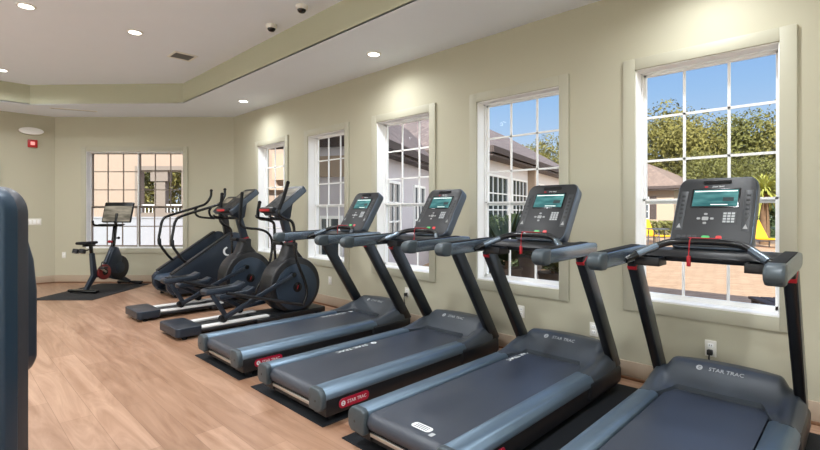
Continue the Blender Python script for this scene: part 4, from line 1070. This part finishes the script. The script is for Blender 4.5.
# hedge along the far edge of the patio
def hedge(name, x0, x1, y0, y1, z1, n, m, label, leaf=0.08):
    V = []; Fc_ = []
    for _ in range(n):
        p = Vector((R_.uniform(x0, x1), R_.uniform(y0, y1), GZ + (z1 - GZ) * R_.random() ** 0.6))
        nn = Vector((R_.gauss(-0.4, 1), R_.gauss(0, 1), R_.gauss(0.6, 1))).normalized(); u = nn.orthogonal().normalized(); w = nn.cross(u); l = leaf * R_.uniform(0.6, 1.3); k = len(V)
        V += [p - u * l, p + w * l * 0.5, p + u * l, p - w * l * 0.5]; Fc_.append((k, k + 1, k + 2, k + 3))
    me = bpy.data.meshes.new(name); me.from_pydata(V, [], Fc_); me.materials.append(MATS[m])
    o = bpy.data.objects.new(name, me); COL.objects.link(o); tag(o, label, 'hedge')
hedge('clipped_hedge', 29.4, 30.4, 5.0, 19.0, 0.75, 5000, 'leaf_mid', 'low green hedge along the house wall across the patio', 0.11)
hedge('tall_hedge', 33.0, 34.2, -6.0, 7.6, 1.9, 6000, 'leaf_dark', 'dark tall hedge to the right of the beige house', 0.14)

# yellow loungers on the patio
def lounger(x, y, rz, label):
    t = thing('patio_lounger', label, 'lounge chair', (x, y, GZ), rz, 'yellow patio loungers')
    MB().beam((-0.7, 0, 0.36), (0.5, 0, 0.33), 0.6, 0.06, 0.02).build('seat_sling', 'lounge_yellow', t)
    MB().beam((0.48, 0, 0.34), (0.92, 0, 1.08), 0.6, 0.06, 0.02).build('backrest', 'lounge_yellow', t)
    f = MB()
    for s in (-1, 1): f.tube([(-0.75, s * 0.32, 0.34), (0.5, s * 0.32, 0.31), (0.95, s * 0.32, 1.08)], 0.022, 8, 4)
    f.build('frame', 'lounge_frame', t)
    for s in (-1, 1):
        for q in (-0.6, 0.45): MB().cyl((q, s * 0.32, 0), (q, s * 0.32, 0.34), 0.02, None, 10).build('leg', 'lounge_frame', t)
lounger(23.0, 6.95, 0.9, 'yellow lounge chair on the patio left of the nearest treadmill console')
lounger(23.4, 2.75, 0.9, 'yellow lounge chair on the patio right of the nearest treadmill console')
# patio tables with dark legs
def ptable(x, y, label):
    t = thing('patio_table', label, 'table', (x, y, GZ), 0, 'dark patio tables')
    MB().lathe([(0, 0.70), (0.5, 0.70), (0.5, 0.735), (0, 0.735)], 28).build('tabletop', 'lounge_frame', t)
    for a in range(4): MB().beam((0.34 * math.cos(a * PI / 2 + .6), 0.34 * math.sin(a * PI / 2 + .6), 0), (0.3 * math.cos(a * PI / 2 + .6), 0.3 * math.sin(a * PI / 2 + .6), 0.705), 0.04, 0.04, 0.004).build('leg', 'lounge_frame', t)
ptable(21.2, 6.35, 'small dark patio table in front of left yellow lounger')
# low dark bench right outside the nearest window
t = thing('garden_bench', 'dark brown low bench outside, in the lower right of the nearest window', 'bench', (6.45, 0.55, GZ), 0.5)
for q in range(4): MB().box(-0.55, 0.55, -0.24 + q * 0.125, -0.13 + q * 0.125, 0.42, 0.45, 0.004).build('seat_slat', 'wood_dark', t)
for x in (-0.48, 0.48):
    for y in (-0.2, 0.2): MB().box(x - 0.03, x + 0.03, y - 0.03, y + 0.03, 0, 0.42, 0.004).build('leg', 'wood_dark', t)

# palm-like yucca by the patio
def spiky(t, base_z, n, L0, m, droop=0.5, wid=0.03, seed=1, upb=0.3):
    r = random.Random(seed); V = []; Fc_ = []
    for _ in range(n):
        a = r.uniform(0, 2 * PI); el = r.uniform(-0.5, 1.4) * (1 - upb) + upb * 0.9; Ln = L0 * r.uniform(0.7, 1.15)
        d = Vector((math.cos(a) * math.cos(el), math.sin(a) * math.cos(el), math.sin(el))); sd = Vector((-math.sin(a), math.cos(a), 0)); p = Vector((0, 0, base_z)); pts = []
        for k in range(5):
            f = k / 4; q = p + d * Ln * f - Vector((0, 0, droop * Ln * f * f * 0.6)); w = wid * (1 - f * 0.92) * (0.6 + 0.8 * min(1, f * 3)); pts.append((q - sd * w, q + sd * w))
        k0 = len(V)
        for a_, b_ in pts: V += [a_, b_]
        for k in range(4): Fc_.append((k0 + 2 * k, k0 + 2 * k + 1, k0 + 2 * k + 3, k0 + 2 * k + 2))
    me = bpy.data.meshes.new('fronds'); me.from_pydata(V, [], Fc_); me.materials.append(MATS[m])
    o = bpy.data.objects.new('fronds', me); COL.objects.link(o); o.parent = t
t = thing('palm_tree', 'yellow green palm with drooping fronds at the right of the nearest window', 'palm tree', (25.5, 3.25, GZ))
MB().tube([(0, 0, 0), (0.05, 0, 1.0), (0, 0.03, 2.2)], lambda f: 0.2 - 0.06 * f, 12, 5).build('trunk', 'bark', t)
spiky(t, 2.3, 240, 1.75, 'leaf_yellow', 0.9, 0.05, 4, 0.1)

# pots outside the second nearest window
for i, (x, y, h, L0, m, lab) in enumerate([(6.5, 4.2, 0.55, 1.5, 'leaf_dark', 'dark spiky potted plant outside, left in the second nearest window'),
                                        (7.2, 3.75, 0.45, 0.95, 'leaf_dark', 'dark bushy potted plant outside, middle of the second nearest window'),
                                        (6.6, 3.2, 0.4, 0.8, 'leaf_mid', 'green potted plant outside, right in the second nearest window'),
                                        (8.2, 4.75, 0.6, 1.0, 'leaf_dark', 'tall dark spiky potted plant close to the white building wing')]):
    t = thing('potted_plant', lab, 'plant', (x, y, GZ), 0, 'potted plants on the shaded patio')
    MB().lathe([(0, 0), (0.16, 0), (0.24, h - 0.04), (0.26, h - 0.04), (0.26, h), (0.22, h), (0.21, h - 0.05), (0, h - 0.05)], 24).build('pot', 'pot_clay', t)
    MB().lathe([(0, h - 0.045), (0.2, h - 0.045), (0.2, h - 0.06), (0, h - 0.06)], 20).build('soil', 'soil', t)
    MB().tube([(0, 0, h - 0.06), (0.01, 0, h + 0.2)], 0.03, 8, 1).build('stem', 'bark', t)
    spiky(t, h + 0.1, 110, L0, m, 0.3, 0.035, 20 + i, 0.6)

# ------------------------------------------------------------------ daylight
sd = bpy.data.lights.new('sun', 'SUN'); sd.energy = 9.0; sd.angle = math.radians(0.6); sd.color = (1.0, 0.96, 0.88)
so_ = bpy.data.objects.new('sun', sd); COL.objects.link(so_)
so_.rotation_euler = Vector((0.80, 0.20, -0.60)).to_track_quat('-Z', 'Y').to_euler()
w = bpy.data.worlds.new('sky'); SC.world = w; w.use_nodes = True
N = w.node_tree.nodes; L = w.node_tree.links
tc = N.new('ShaderNodeTexCoord'); sp = N.new('ShaderNodeSeparateXYZ'); rp = N.new('ShaderNodeValToRGB')
L.new(tc.outputs['Generated'], sp.inputs[0]); L.new(sp.outputs['Z'], rp.inputs[0])
el_ = rp.color_ramp.elements
el_[0].position = 0.0; el_[0].color = rgb(222, 234, 246)
el_[1].position = 0.75; el_[1].color = rgb(70, 128, 228)
e2 = rp.color_ramp.elements.new(0.22); e2.color = rgb(160, 199, 243)
e3 = rp.color_ramp.elements.new(0.42); e3.color = rgb(108, 163, 240)
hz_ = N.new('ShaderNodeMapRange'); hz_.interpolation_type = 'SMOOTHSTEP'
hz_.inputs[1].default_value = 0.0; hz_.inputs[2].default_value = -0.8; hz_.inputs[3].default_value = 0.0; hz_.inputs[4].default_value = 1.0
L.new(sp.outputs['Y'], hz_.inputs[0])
hm_ = N.new('ShaderNodeMix'); hm_.data_type = 'RGBA'; hm_.inputs[7].default_value = (2.1, 2.2, 2.3, 1)  # brighter sky on the unseen side, added to lift the window jambs
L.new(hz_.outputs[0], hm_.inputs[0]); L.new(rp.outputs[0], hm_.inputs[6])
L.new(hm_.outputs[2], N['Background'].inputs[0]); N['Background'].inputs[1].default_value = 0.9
